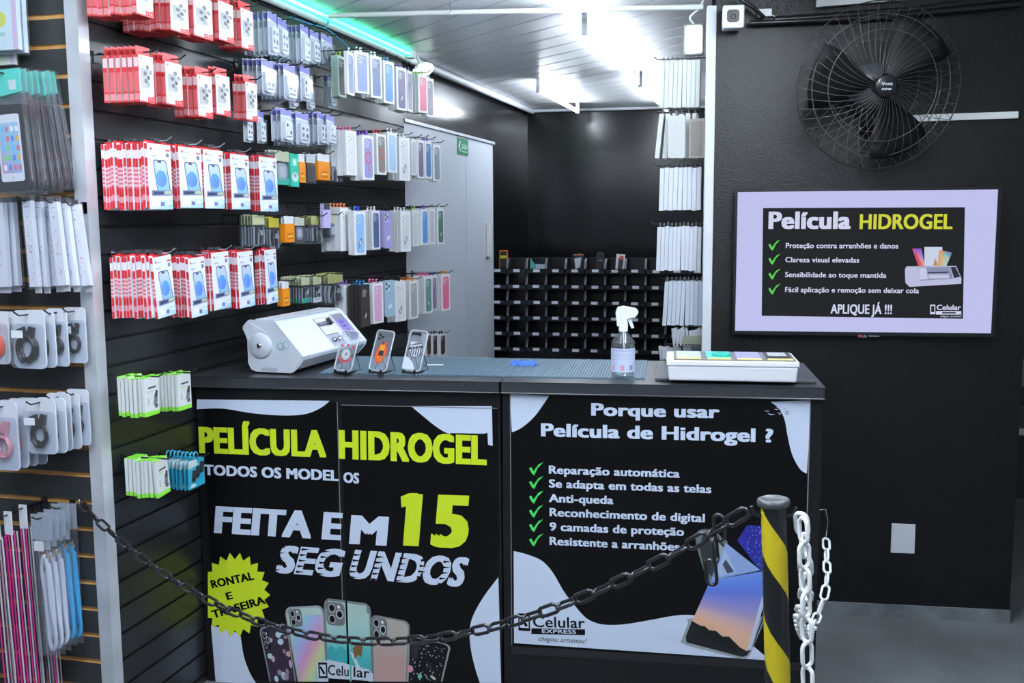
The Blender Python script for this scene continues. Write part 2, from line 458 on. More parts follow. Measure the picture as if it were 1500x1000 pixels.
word(pa, 'TODOS OS MODEL', (299, 696), (496, 704.8), 16.5, 4, WHT, 0.05)
word(pb, 'OS', (503, 707), (526, 708.7), 16.5, 4, WHT, 0.05)
word(pa, 'FEITA E', (313, 782), (499, 793), 43, 4, WHT, 0.06, 0.1)
word(pb, 'M', (511, 798), (566, 801), 46, 4, WHT, 0.06, 0.1)
word(pb, '15', (590, 802), (684, 806), 83, 4, LIME, 0.06, 0.1)
mb = MB(); layer(mb, [(587, 727), (600, 722), (612, 722), (608, 738), (588, 743)], 5, LIME); mb.build('lettering', pb)
word(pa, 'SEG', (402, 840), (496, 847), 44, 4, WHT, 0.055, 0.28, streaks=[(403, 839), (437, 842), (467, 845)])
word(pb, 'UNDOS', (508, 848), (676, 861), 46, 4, WHT, 0.055, 0.28, streaks=[(514, 850), (547, 853), (581, 855), (612, 858), (645, 860)])
mb = MB(); layer(mb, [(493, 600), (491.2, 600), (505, 990), (507.5, 990)], 1, BLK); mb.build('joint', pa)
# lime starburst
mb = MB()
pts = []
for k in range(44):
    a = 2 * PI * k / 44; rr = 49 if k % 2 == 0 else 41
    pts.append((max(344 + rr * math.cos(a) * 1.06, 304.5), 871 + rr * 1.27 * math.sin(a)))
layer(mb, pts, 3, LIME)
ctext(mb, 'RONTAL', (311, 862), (373, 849), 13, 5, BLK, 0.045)
ctext(mb, 'E', (333, 879), (342, 877), 12, 5, BLK, 0.045)
ctext(mb, 'TRASEIRA', (313, 906), (390, 884), 13, 5, BLK, 0.045)
mb.build('starburst', pa)
# printed phones
def quad_at(q, u, v):
    tl, tr, br, bl = q
    return ((tl[0] * (1 - u) + tr[0] * u) * (1 - v) + (bl[0] * (1 - u) + br[0] * u) * v, (tl[1] * (1 - u) + tr[1] * u) * (1 - v) + (bl[1] * (1 - u) + br[1] * u) * v)
def qpoly(q, uv): return [quad_at(q, u, v) for u, v in uv]
def rr_uv(u0, u1, v0, v1, ru, rv): return [(x, z) for x, z in [(u0 + (u1 - u0) * a, v0 + (v1 - v0) * b4) for a, b4 in [(p[0], p[1]) for p in
    [(x_ , z_) for x_, z_ in ( (ru*(1-math.cos(t)), rv*(1-math.sin(t))) for t in [PI/2*k/4 for k in range(5)] )] ]]] + \
    [(u1 - (u1 - u0) * ru * (1 - math.sin(t)), v0 + (v1 - v0) * rv * (1 - math.cos(t))) for t in [PI / 2 * k / 4 for k in range(5)]] + [(u1, v1), (u0, v1)]
def printed_phone(parent, q, k, rim, cells, cam_='triple'):
    mb = MB()
    def rr(u0, u1, v0, v1):
        r1 = 0.16 * (u1 - u0); r2 = 0.11 * (1 if v1 > 0.9 else 0.6)
        left = [(u0 + r1 * (1 - math.cos(t)), v0 + r2 * (1 - math.sin(t))) for t in [PI / 2 * j / 4 for j in range(5)]]
        right = [(u1 - r1 * (1 - math.sin(t)), v0 + r2 * (1 - math.cos(t))) for t in [PI / 2 * j / 4 for j in range(5)]]
        return left + right + [(u1, v1), (u0, v1)]
    layer(mb, qpoly(q, rr(0, 1, 0, 1)), k, rim)
    pts = qpoly(q, rr(0.045, 0.955, 0.025, 1))
    layer(mb, pts, k + 1, [cells(p) for p in rr(0.045, 0.955, 0.025, 1)])
    return mb
def add_cells(mb, q, k, n, m_, fn):
    for i in range(n):
        for j in range(m_):
            u0, u1, v0, v1 = 0.07 + 0.86 * i / n, 0.07 + 0.86 * (i + 1) / n, 0.12 + 0.88 * j / m_, 0.12 + 0.88 * (j + 1) / m_
            uv = [(u0, v0), (u1, v0), (u1, v1), (u0, v1)]
            layer(mb, qpoly(q, uv), k, [fn(u, v) for u, v in uv])
def cam_bump(mb, q, k, u0=0.08, u1=0.46, v0=0.04, v1=0.34, col='#6a7072'):
    w, h = u1 - u0, v1 - v0
    layer(mb, qpoly(q, [(u0 + w * x, v0 + h * z) for x, z in rrect(0, 1, 0, 1, 0.22, 3)]), k, col)
    for (x, z, r, c_) in ((0.3, 0.26, 0.2, '#a3a7a8'), (0.3, 0.74, 0.2, '#a3a7a8'), (0.72, 0.5, 0.2, '#c0c4c5'), (0.3, 0.26, 0.15, '#0d0e10'), (0.3, 0.74, 0.15, '#0d0e10'), (0.72, 0.5, 0.15, '#0d0e10'), (0.68, 0.18, 0.08, '#d0d2d2')):
        layer(mb, qpoly(q, [(u0 + w * a, v0 + h * b5) for a, b5 in circ(x, z, r, 12)]), k + (2 if r < 0.19 else 1), c_)
def mixc(a, b6, t):
    a, b6 = lin(a), lin(b6); return tuple(a[i] * (1 - t) + b6[i] * t for i in range(3))
def ramp(cols, t):
    t = max(0, min(0.9999, t)) * (len(cols) - 1); i = int(t); return mixc(cols[i], cols[i + 1], t - i)
PR = ['#c98fb4', '#bcd08a', '#8ec9d2', '#a9a6d8', '#cf8fb5', '#c9cf8a', '#94c7cf', '#b6a0d2']
q1 = ((379, 919), (420, 912), (434, 998), (395, 998)); q2 = ((416, 889), (474, 886), (480, 998), (436, 998)); q3 = ((474, 875), (543, 884), (547, 998), (478, 998))
q3a = ((474, 875), (508.5, 879), (512.6, 998), (478, 998)); q4 = ((543, 899), (601, 910), (596, 998), (546, 998)); q5 = ((598, 930), (661, 944), (648, 998), (596, 998))
def phone_sets(target):
    # rainbow
    mb = printed_phone(pa, q2, 7, '#9aa0a4', lambda p: '#b3c8c2'); add_cells(mb, q2, 9, 8, 10, lambda u, v: ramp(PR, (u * 0.8 + v * 1.1) / 1.9)); cam_bump(mb, q2, 11, 0.08, 0.42, 0.03, 0.27)
    mb.build('printed_phone', pa)
    mb = printed_phone(pa, q1, 12, '#8d8a90', lambda p: '#352b3a'); cam_bump(mb, q1, 15, 0.06, 0.3, 0.06, 0.42, '#15131a')
    r = random.Random(3)
    for k in range(16):
        u, v = r.uniform(0.1, 0.9), r.uniform(0.12, 0.98)
        layer(mb, qpoly(q1, [(max(0.06, min(0.94, u + a)), v + b7) for a, b7 in circ(0, 0, r.uniform(0.04, 0.13), 7, r.uniform(0.03, 0.08))]), 14, r.choice(['#c2a3b4', '#c99a86', '#b5cdd6', '#8d7d92']))
    mb.build('printed_phone', pa)
    # beige
    mb = printed_phone(pb, q4, 5, '#777b7c', lambda p: '#a9a49b'); add_cells(mb, q4, 7, 3, 6, lambda u, v: ramp(['#a7a59a', '#a99f97', '#b08f8d', '#b39492'], v)); cam_bump(mb, q4, 9, 0.02, 0.42, 0.03, 0.38)
    mb.build('printed_phone', pb)
    mb = printed_phone(pb, q5, 6, '#8b8e90', lambda p: '#111214')
    for k in range(70):
        u, v = r.uniform(0.1, 0.9), r.uniform(0.12, 0.98); e = r.uniform(0.008, 0.02)
        layer(mb, qpoly(q5, [(u - e, v), (u, v - e), (u + e, v), (u, v + e)]), 8, '#c9cdd4')
    layer(mb, qpoly(q5, circ(0.35, 0.88, 0.06, 10)), 9, '#57b79a'); layer(mb, qpoly(q5, circ(0.08, 0.72, 0.08, 9)), 9, '#d08a9c'); layer(mb, qpoly(q5, rot2(circ(0.72, 0.9, 0.1, 9, 0.03), 30, 0.72, 0.9)), 9, '#cdb9a9')
    layer(mb, qpoly(q5, rrect(0.08, 0.26, 0.06, 0.5, 0.07, 3)), 9, '#2a2b2e')
    mb.build('printed_phone', pb)
    # mint phone spans both pieces: one half on each
    def teal(u, v): return ramp(['#a9beb4', '#a9c6be', '#9fc6c2', '#54b3b4', '#3fa9ab', '#58b6b4'], v)
    for (par, u0, u1) in ((pa, 0.0, 0.46), (pb, 0.5, 1.0)):
        mb = MB()
        top = [(u0 if u0 > 0 else 0.0, 0.0), (u1, 0.0)]
        if u0 == 0: uv = [(0, 0.1), (0.02, 0.04), (0.1, 0.0), (u1, 0), (u1, 1), (0, 1)]
        else: uv = [(u0, 0), (0.9, 0), (0.98, 0.04), (1, 0.1), (1, 1), (u0, 1)]
        layer(mb, qpoly(q3, uv), 18, '#73797a')
        for j in range(10):
            v0, v1 = 0.03 + 0.097 * j, 0.03 + 0.097 * (j + 1)
            w0, w1 = max(u0, 0.04), min(u1, 0.96)
            if j == 0: w0 += 0.05 * (u0 == 0); w1 -= 0.05 * (u0 > 0)
            uv = [(w0, v0), (w1, v0), (w1, v1), (w0, v1)]
            layer(mb, qpoly(q3, uv), 19, [teal(u, v) for u, v in uv])
        if u0 == 0:
            cam_bump(mb, q3, 21, 0.05, 0.44, 0.04, 0.32)
            layer(mb, qpoly(q3, [(0.05, 0.6), (0.15, 0.56), (0.22, 0.62), (0.32, 0.57), (0.46, 0.62), (0.46, 0.8), (0.05, 0.8)]), 20, '#3d9fa4')
        else:
            layer(mb, qpoly(q3, [(0.52, 0.62), (0.6, 0.66), (0.86, 0.98), (0.76, 1.0)]), 20, '#c3d6d2')
            layer(mb, qpoly(q3, [(0.58, 0.58), (0.72, 0.52), (0.8, 0.55), (0.76, 0.7), (0.7, 0.66), (0.62, 0.72)]), 21, '#7a5836')
        mb.build('printed_phone', par)
phone_sets(None)
mb = MB(); mb2 = MB()
layer(mb, [(463, 970), (482, 966), (505, 971), (512.5, 973), (513, 998), (466, 998)], 26, '#c6d0de')
layer(mb2, [(514.5, 974), (540, 980), (546.5, 987), (547, 998), (515, 998)], 26, '#c6d0de')
ctext(mb, 'Celu', (480.5, 988), (511, 990.5), 15, 28, BLK, 0.012); ctext(mb2, 'lar', (518, 991), (541.5, 993), 15, 28, BLK, 0.012)
layer(mb, [(466, 970), (479, 970), (480, 993), (467, 993)], 28, BLK); layer(mb, [(468, 973), (477, 973), (478, 990), (469, 990)], 29, '#c6d0de')
layer(mb, rot2([(471, 975), (474, 975), (474, 988), (471, 988)], -30, 472.5, 982), 30, BLK)
layer(mb, [(481, 993), (512.5, 995), (512.5, 1000), (481, 998)], 28, BLK); layer(mb2, [(515, 995), (540, 997), (540, 1002), (515, 1000)], 28, BLK)
mb.build('shop_logo', pa); mb2.build('shop_logo', pb)
# thin pale edges of the two boards
MB().box(A1 - 0.003, A1, 0.0245, 0.0255, 0.02, At, 'mid_grey', T=TCm).build('board_edge', pa)
MB().box(B0, B1, 0.0245, 0.0255, Bt - 0.003, Bt, 'mid_grey', T=TCm).build('board_edge', pb)
# --- checklist poster
C0 = cl(onC(748, 760)).x; C1x = cl(onC(1183, 760)).x; Ct = onC(960, 580).z; Cb = onC(960, 957).z
pc = board(c2, 'poster', C0, C1x, Cb, Ct); pc['label'] = 'poster with a white checklist and a phone with its film peeled'
wave(pc, cr([(52, 50), (232, 62)] + spline2([(232, 62), (170, 150), (110, 205), (62, 228)]), 730, 560, 3.125))
wave(pc, cr(spline2([(1245, 88), (1285, 120), (1310, 170), (1325, 250), (1345, 330), (1380, 395), (1412, 417)]) + [(1420, 300), (1426, 82)], 730, 560, 3.125))
wave(pc, cr(spline2([(70, 115), (130, 130), (200, 160), (250, 215), (300, 300), (350, 365), (400, 420), (450, 445), (500, 453), (580, 450), (700, 430), (800, 412), (880, 408), (1000, 430), (1130, 520), (1252, 622)]) + [(1252, 616), (72, 536)], 730, 770, 3.125))
mb = MB(); r = random.Random(5)
for k in range(14):
    x, y = r.uniform(1118, 1150), r.uniform(596, 607)
    layer(mb, [(x, y), (x + r.uniform(4, 10), y + 0.6), (x + 5, y + 1.4)], 3, WHT if x < 1144 else '#70757c')
mb.build('torn_patch', pc)
word(pc, 'Porque usar', (866, 609), (1054, 613), 19.5, 2, WHT, 0.045)
word(pc, 'Película de Hidrogel ?', (792.5, 639.5), (1132.5, 648.5), 20.5, 2, WHT, 0.045)
LST = [('Reparação automática', (804, 693.8), (995.6, 699.8)), ('Se adapta em todas as telas', (804, 714), (1042, 722.5)), ('Anti-queda', (804, 735.4), (898.6, 738.6)),
       ('Reconhecimento de digital', (805, 756), (1032.4, 765)), ('9 camadas de proteção', (805, 777), (1002, 785)), ('Resistente a arranhões', (805, 798), (995.6, 807))]
for s_, a, b8 in LST: word(pc, s_, a, b8, 12.6, 2, WHT, 0.036)
def tick(cx, cy, s_): return [(cx - 10 * s_, cy - 1 * s_), (cx - 7 * s_, cy - 3 * s_), (cx - 3.5 * s_, cy + 3 * s_), (cx + 4 * s_, cy - 7 * s_), (cx + 11 * s_, cy - 10 * s_), (cx + 3 * s_, cy - 2 * s_), (cx - 2.5 * s_, cy + 9 * s_), (cx - 5.5 * s_, cy + 7 * s_)]
for s_, a, b8 in LST:
    mb = MB(); layer(mb, tick(785, a[1] - 7, 1.0), 2, '#47d260'); mb.build('check_mark', pc)
# printed phone with peeling film
K6 = lambda pts: cr(pts, 960, 740, 4.167)
def peel():
    mb = MB()
    layer(mb, K6([(560, 120), (700, 130), (700, 420), (640, 400), (500, 215)]), 4, '#2a2d86')
    r = random.Random(9)
    for k in range(60):
        x, y = r.uniform(560, 690), r.uniform(130, 380)
        if y < 215 + (x - 500) * 1.2 and y < 400: layer(mb, K6([(x - 3, y), (x, y - 3), (x + 3, y), (x, y + 3)]), 5, '#b4b8ea')
    layer(mb, K6(spline2([(245, 200), (255, 160), (300, 144), (360, 155), (410, 200), (440, 245), (340, 455), (315, 440), (280, 350), (250, 240), (245, 200)], 3)), 4, '#5f6a6c')
    layer(mb, K6([(290, 180), (350, 165), (420, 240), (345, 430), (300, 400), (268, 250)]), 5, '#2c3132')
    layer(mb, K6([(310, 170), (335, 168), (425, 270), (400, 330)]), 6, '#8c979b')
    layer(mb, K6(spline2([(162, 815), (200, 720), (225, 690), (600, 720), (695, 560), (690, 640), (600, 860), (575, 915), (540, 938), (480, 925), (185, 850), (162, 815)], 3)), 4, '#8f979a')
    layer(mb, K6([(185, 800), (225, 700), (520, 860), (600, 850), (560, 915), (530, 925), (190, 835)]), 5, '#1d2022')
    # film picture in graded bands
    top_l, top_r = (335, 458), (690, 395); bl, brr = (225, 705), (560, 890)
    bands = ['#6e8fd6', '#5f7fd4', '#6076c8', '#7f83c6', '#9a8fbc', '#c8a6a8', '#dcae92', '#d9a98c']
    n = 14
    def edge(t): return ((top_l[0] * (1 - t) + bl[0] * t, top_l[1] * (1 - t) + bl[1] * t), ((690 if t < 0.3 else 690 - (t - 0.3) * 186), 395 + 495 * t))
    for i in range(n):
        t0, t1 = i / n, (i + 1) / n; a, b9 = edge(t0); d_, c_ = edge(t1)
        layer(mb, K6([a, b9, c_, d_]), 7, [ramp(bands, t0), ramp(bands, t0), ramp(bands, t1), ramp(bands, t1)])
    layer(mb, K6([(225, 705), (260, 735), (300, 735), (330, 762), (370, 765), (410, 800), (450, 800), (510, 860), (535, 888), (480, 885), (220, 760)]), 9, '#17191b')
    layer(mb, K6([(430, 228), (640, 395), (340, 458)]), 8, '#8aa0cf')
    layer(mb, K6([(425, 270), (495, 410), (360, 440)]), 9, '#a3b3d2'); layer(mb, K6([(430, 330), (480, 405), (440, 415), (410, 360)]), 10, '#41485a')
    layer(mb, K6([(650, 560), (672, 560), (590, 880), (560, 885)]), 9, '#b9c3d8')
    layer(mb, K6([(692, 575), (698, 600), (600, 850), (560, 910), (590, 860)]), 9, '#33383b')
    mb.build('printed_phone', pc)
peel()
mb = MB()
ctext(mb, 'Celular', (781, 918), (857, 920), 16, 4, BLK, 0.012); layer(mb, [(778.5, 920), (857, 921.5), (857, 930), (778.5, 928)], 4, BLK)
ctext(mb, 'EXPRESS', (794, 927), (844, 928), 6, 5, WHT, 0.02)
layer(mb, [(759, 898), (776, 898.5), (776.5, 924), (759.5, 923)], 4, BLK); layer(mb, [(761, 901), (774, 901.5), (774.5, 920), (761.5, 919)], 5, WHT)
layer(mb, rot2([(766, 903), (770, 903), (770, 918), (766, 918)], -30, 768, 911), 6, BLK)
ctext(mb, 'chegou, arrumou!', (788, 938), (857, 942), 7, 4, '#33363b', -0.004, 0.35)
mb.build('shop_logo', pc)
mb = MB()
for (xa, za, xb, zb) in ((C0, Cb, C0 + 0.003, Ct), (C1x - 0.004, Cb, C1x, Ct), (C0, Ct - 0.003, C1x, Ct), ):
    mb.box(xa, xb, 0.0250, 0.0255, za, zb, 'mid_grey', T=TCm)
mb.build('board_edge', pc)
# lower rail
MB().box(C0, C1x, 0.024, 0.0299, Cb - 0.035, Cb - 0.003, 'black_satin', T=TCm).build('rail', c2)
# hook plate on the counter's side, and its wire
hk = onY(1203, 757, 3.98)
HX = (TCm @ Vector((xe, 0.08, 0))).x
mb = MB(); hz = hk.z
HP = TCm @ Vector((xe, 0.09, hz))
mb.box(xe, xe + 0.006, 0.07, 0.11, hz - 0.03, hz + 0.03, 'chrome', T=TCm)
mb.tube([TCm @ Vector(p) for p in ((xe + 0.004, 0.09, hz + 0.015), (xe + 0.03, 0.09, hz + 0.02), (xe + 0.040, 0.09, hz - 0.03), (xe + 0.034, 0.09, hz - 0.10), (xe + 0.026, 0.09, hz - 0.085))], 0.002, 'chrome', n=6)
mb.build('side_hook', c2)
CHAIN_END = TCm @ Vector((xe + 0.034, 0.084, hz - 0.095))

# ================================================================== screen wall
def wpt(px, py, off): return TW.inverted() @ onW(px, py, off)
OFF = 0.075
tl, br_ = wpt(1077, 277.5, OFF), wpt(1457, 492, OFF)
tx0, tx1, tz1, tz0 = tl.x, br_.x, tl.z, wpt(1265, 491.5, OFF).z
tv = empty('television', 'wall-mounted black television playing a film advert beside the pillar', 'television', TW @ Vector(((tx0 + tx1) / 2, -0.04, tz0)), YAW)
mb = MB().box(tx0 + 0.02, tx1 - 0.02, -0.06, -0.03, tz0 + 0.02, tz1 - 0.02, 'black_plastic', T=TW)
mb.box(tx0, tx1, -0.070, -0.058, tz0, tz1, 'black_plastic', T=TW); mb.build('housing', tv)
MB().box((tx0 + tx1) / 2 - 0.2, (tx0 + tx1) / 2 + 0.2, -0.031, -0.0005, (tz0 + tz1) / 2 - 0.15, (tz0 + tz1) / 2 + 0.15, 'dark_grey', T=TW).build('wall_bracket', tv)
mb = MB()
for (a, b1_, c_, d_) in ((tx0, tx1, tz1 - 0.012, tz1), (tx0, tx1, tz0, tz0 + 0.017), (tx0, tx0 + 0.012, tz0 + 0.017, tz1 - 0.012), (tx1 - 0.016, tx1, tz0 + 0.017, tz1 - 0.012)):
    mb.box(a, b1_, -0.077, -0.0701, c_, d_, 'black_satin', T=TW)
mb.build('bezel', tv)
def slay(mb, pts, k, col):
    mb.poly([onW(p[0], p[1], 0.0712 + 0.0003 * k) for p in pts], 'screen', col)
def stext(mb, s, pl, pr, cap, k, col, bold=0.02, shear=0.0):
    O = onW(pl[0], pl[1], 0.0712 + 0.0003 * k); U = onW(pr[0], pr[1], 0.0712 + 0.0003 * k) - O
    V = Vector((0, 0, (onW(pl[0], pl[1] - cap, 0.0712) - O).length))
    mb.text(s, O, U, V, 'screen', col, bold, shear)
mb = MB(); SCW = '#c9cbf8'
mb.add([TW @ Vector(p) for p in ((tx0 + 0.012, -0.0711, tz0 + 0.017), (tx1 - 0.016, -0.0711, tz0 + 0.017), (tx1 - 0.016, -0.0711, tz1 - 0.012), (tx0 + 0.012, -0.0711, tz1 - 0.012))], [(0, 1, 2, 3)], 'screen', SCW)
slay(mb, [(1117.8, 304.6), (1413.5, 303.4), (1410.5, 466.8), (1115.7, 462.4)], 1, '#141413')
TXW = '#dcdffa'
stext(mb, 'Película', (1125.5, 336), (1246, 336), 27, 2, TXW, 0.045)
stext(mb, 'HIDROGEL', (1259, 336), (1395, 336), 23, 2, '#d9dc3a', 0.035)
for s_, a, b1_ in (('Proteção contra arranhões e danos', (1151, 363.3), (1315.8, 364)), ('Clareza visual elevadas', (1150.3, 384), (1258.6, 384.6)),
                   ('Sensibilidade ao toque mantida', (1150, 405.8), (1298.2, 407)), ('Fácil aplicação e remoção sem deixar cola', (1150, 427.8), (1346, 429.5))):
    stext(mb, s_, a, b1_, 7.8, 2, TXW, 0.022)
    slay(mb, tick(1134, a[1] - 4, 0.85), 2, '#5fd94e')
stext(mb, 'APLIQUE JÁ !!!', (1216.5, 459.5), (1306.4, 460.4), 14.5, 2, TXW, 0.03)
stext(mb, 'Celular', (1372, 454), (1407.5, 454), 8, 2, TXW, 0.03)
slay(mb, [(1371, 455.5), (1408, 455.5), (1408, 460.5), (1371, 460.5)], 2, TXW); slay(mb, [(1380, 457), (1400, 457), (1400, 459), (1380, 459)], 3, '#141413')
slay(mb, [(1362.5, 446), (1370, 446), (1370, 460), (1362.5, 460)], 2, TXW); slay(mb, [(1364, 448), (1368.6, 448), (1368.6, 457), (1364, 457)], 3, '#141413')
stext(mb, 'chegou, arrumou!', (1377, 464.5), (1408, 464.5), 3.2, 2, TXW, 0.0, 0.3)
# printed machine
def km(pts): return [(1300 + x / 6.664, 330 + y / 6.664) for x, y in pts]
slay(mb, km([(240, 225), (330, 225), (365, 395), (300, 395)]), 2, ['#b04a9a', '#7a5be0', '#e4b0c8', '#e8407a'])
slay(mb, km([(262, 240), (325, 330), (350, 390), (305, 392)]), 3, ['#e03050', '#f0d0e0', '#f09040', '#e03070'])
slay(mb, km([(360, 210), (535, 210), (535, 395), (360, 395)]), 2, '#d2dbf0')
slay(mb, km([(505, 240), (632, 265), (575, 395), (490, 395)]), 3, ['#e89a3a', '#3f7fd0', '#b8dcd0', '#e8a050'])
slay(mb, km([(540, 270), (630, 270), (590, 350)]), 4, ['#5ad0d0', '#3a60c0', '#d8e090']); slay(mb, km([(445, 390), (470, 320), (490, 390)]), 4, '#c88a4a')
slay(mb, km([(185, 400), (670, 395), (722, 515), (720, 570), (215, 600), (175, 560), (170, 430)]), 3, '#c3c6e6')
slay(mb, km([(300, 410), (610, 405), (640, 520), (320, 540)]), 4, '#8f94b8'); slay(mb, km([(305, 415), (380, 415), (395, 525), (320, 530)]), 5, '#cfd3ee')
slay(mb, km([(392, 455), (590, 450), (590, 465), (392, 468)]), 5, '#34374a'); slay(mb, km([(400, 480), (600, 478), (605, 515), (400, 520)]), 5, '#c9cde8')
slay(mb, km([(615, 407), (665, 405), (710, 500), (650, 515)]), 5, '#2a2c36')
mb.build('screen', tv)
mb = MB()
O = onW(1262, 494, 0.0778); U = onW(1269, 494, 0.0778) - O; V = Vector((0, 0, 0.010))
mb.text('LG', O, U, V, 'print', '#c9cbd0', 0.02)
mb.poly([onW(1259 + 2.3 * math.cos(t * PI / 6), 492 + 2.3 * math.sin(t * PI / 6), 0.0778) for t in range(12)], 'print', '#b03050')
mb.poly([onW(p[0], p[1], 0.0778) for p in ((1272, 491.6), (1288, 491.8), (1288, 492.6), (1272, 492.4))], 'print', '#b9bcc4')
mb.build('maker_mark', tv)

# ---- fan
def WM_at(px, py, off): return onW(px, py, off)
fc = onW(1287, 126, 0.24); FR = 0.362
fan = empty('wall_fan', 'large black caged wall fan on the wall above the television', 'fan', onW(1290, 132, 0.0), YAW)
FT = Matrix.Translation(fc) @ Matrix.Rotation(YAW + math.radians(9), 4, 'Z') @ Matrix.Rotation(math.radians(7), 4, 'X')
def ringpts(r_, y, n=64): return [(r_ * math.cos(2 * PI * k / n), y, r_ * math.sin(2 * PI * k / n)) for k in range(n)]
def guard(sign, bulge, mname, parts):
    mb = MB()
    mb.tube(ringpts(FR, 0.0), 0.0032, 'wire_grey', n=6, closed=True, T=FT)
    for rr_ in parts: mb.tube(ringpts(FR * rr_, sign * bulge * math.cos(rr_ * PI / 2) ** 0.7), 0.0022, 'wire_grey', n=5, closed=True, T=FT)
    n = 46 if sign < 0 else 30
    for k in range(n):
        path = []
        for j in range(7):
            q = 0.15 + 0.85 * j / 6; a = 2 * PI * k / n + (0.55 * (1 - q) ** 1.3 if sign < 0 else -0.4 * (1 - q))
            path.append((FR * q * math.cos(a), sign * bulge * max(0, math.cos(q * PI / 2)) ** 0.7, FR * q * math.sin(a)))
        mb.tube(path, 0.0013, 'wire_grey', n=4, T=FT)
    return mb
guard(-1, 0.085, '', (0.66, 0.84)).build('front_guard', fan)
guard(1, 0.075, '', (0.55, 0.8)).build('rear_guard', fan)
RX = Matrix.Rotation(math.radians(90), 4, 'X')
KF = Matrix.Scale(1.12, 4)
MB().lathe([(0.0, 0.092), (0.036, 0.09), (0.042, 0.085), (0.042, 0.066), (0.03, 0.06)], 'black_satin', n=28, T=FT @ RX @ KF).build('hub_cap', fan)
mb = MB()
fu = (FT.to_3x3() @ Vector((1, 0, 0))); fv = (FT.to_3x3() @ Vector((0, 0, 1))); fn = (FT.to_3x3() @ Vector((0, -1, 0)))
for s_, dz, w_ in (('Vent', 0.003, 0.05), ('new', -0.018, 0.043)):
    mb.text(s_, fc + fn * 0.1038 + fu * (-w_ / 2) + fv * dz, fu * w_, fv * 0.0145, 'print', '#c4c6c8', 0.02)
mb.build('maker_mark', fan)
mb = MB().lathe([(0.0, 0.0), (0.045, 0.0), (0.085, -0.03), (0.092, -0.06), (0.088, -0.12), (0.06, -0.15), (0.0, -0.155)], 'dark_grey', n=28, T=FT @ RX @ KF)
for k in range(14):
    a = 2 * PI * k / 14
    mb.box(0.089, 0.096, -0.005, 0.005, -0.115, -0.06, 'black_plastic', T=FT @ RX @ Matrix.Rotation(a, 4, 'Z'))
mb.build('motor', fan)
MB().lathe([(0.0, 0.05), (0.03, 0.05), (0.034, 0.03), (0.034, 0.004), (0.0, 0.004)], 'black_plastic', n=20, T=FT @ RX @ KF).build('blade_hub', fan)
for k in range(3):
    a0 = 2 * PI * k / 3 + 0.9; v = []; f = []
    for j in range(7):
        q = 0.1 + 0.78 * j / 6
        for i in range(5):
            s_ = (i / 4 - 0.5) * (0.5 + 0.55 * math.sin(q * 2.6)); a = a0 + s_
            v.append((FR * q * math.cos(a), -0.02 + 0.05 * (i / 4 - 0.5), FR * q * math.sin(a)))
    for j in range(6):
        for i in range(4): f.append((j * 5 + i, j * 5 + i + 1, (j + 1) * 5 + i + 1, (j + 1) * 5 + i))
    o = MB().add(v, f, 'blade_black', T=FT, smooth=True).build('blade', fan)
    so = o.modifiers.new('thick', 'SOLIDIFY'); so.thickness = 0.003
mb = MB()
b0 = onW(1270, 182, 0.0)
mb.tube([fc + NRM * -0.10 + Vector((0, 0, -0.02)), onW(1272, 165, 0.12), onW(1272, 182, 0.07), onW(1272, 186, 0.001)], [0.05, 0.042, 0.038, 0.045], 'black_plastic', n=14)
mb.build('wall_mount', fan)
mb = MB()
for q in (1260, 1285): mb.tube([onW(q, 188, 0.071), onW(q, 188, 0.04)], 0.006, 'chrome', n=8)
mb.tube([onW(1263, 100, 0.12), onW(1263, 100, 0.13)], 0.006, 'chrome', n=8)
mb.build('screw', fan)

# ---- cable trunking, pipes, camera, plate
def duct(name, pts, w, dpt, m, label, cat='cable duct', off=0.0015):
    (xa, ya), (xb, yb) = pts; a = wl(onW(xa, ya, off)); b2 = wl(onW(xb, yb, off))
    T = TW @ Matrix.Translation((a.x, -off, a.z)); ln = b2.x - a.x; sl = (b2.z - a.z)
    v = [(0, -dpt, -w / 2), (ln, -dpt, sl - w / 2), (ln, 0, sl - w / 2), (0, 0, -w / 2), (0, -dpt, w / 2), (ln, -dpt, sl + w / 2), (ln, 0, sl + w / 2), (0, 0, w / 2)]
    o = MB().add(v, [(0, 3, 2, 1), (4, 5, 6, 7), (0, 1, 5, 4), (1, 2, 6, 5), (2, 3, 7, 6), (3, 0, 4, 7)], m, T=T).build(name, loc='base')
    return tag(o, label, cat)
duct('cable_trunking', ((1297, 175), (1490, 168.5)), 0.030, 0.018, 'ivory', 'white cable trunking running sideways from the fan mount', off=0.0015)
duct('cable_trunking', ((1195, 7), (1330, -4)), 0.03, 0.03, 'ivory', 'short white trunking above the fan near the ceiling', off=0.02)
mb = MB().tube([onW(1134, 29, 0.02), onW(1200, 25, 0.02), onW(1330, 15, 0.02), onW(1495, -4, 0.02)], 0.016, 'black_plastic', n=8)
tag(mb.build('conduit_pipe', loc='base'), 'upper black conduit pipe clipped along the wall over the fan', 'pipe')
mb = MB().tube([onW(1098, 34, 0.05), onW(1200, 30, 0.05), onW(1300, 24, 0.05), onW(1495, 6, 0.05)], 0.012, 'black_plastic', n=8)
tag(mb.build('conduit_pipe', loc='base'), 'thinner black conduit pipe running below the other over the fan', 'pipe')
mb = MB().tube([onW(1080, -4, 0.10), onW(1105, 12, 0.09), onW(1120, 26, 0.06)], 0.009, 'black_plastic', n=8)
tag(mb.build('cable', loc='base'), 'black cable slanting down beside the white security camera', 'cable')
mb = MB()
a = wl(onW(1110, 16, 0.0)); b2 = wl(onW(1129, 26, 0.0))
mb.box(a.x, b2.x, -0.045, -0.001, b2.z, a.z, 'white_plastic', T=TW)
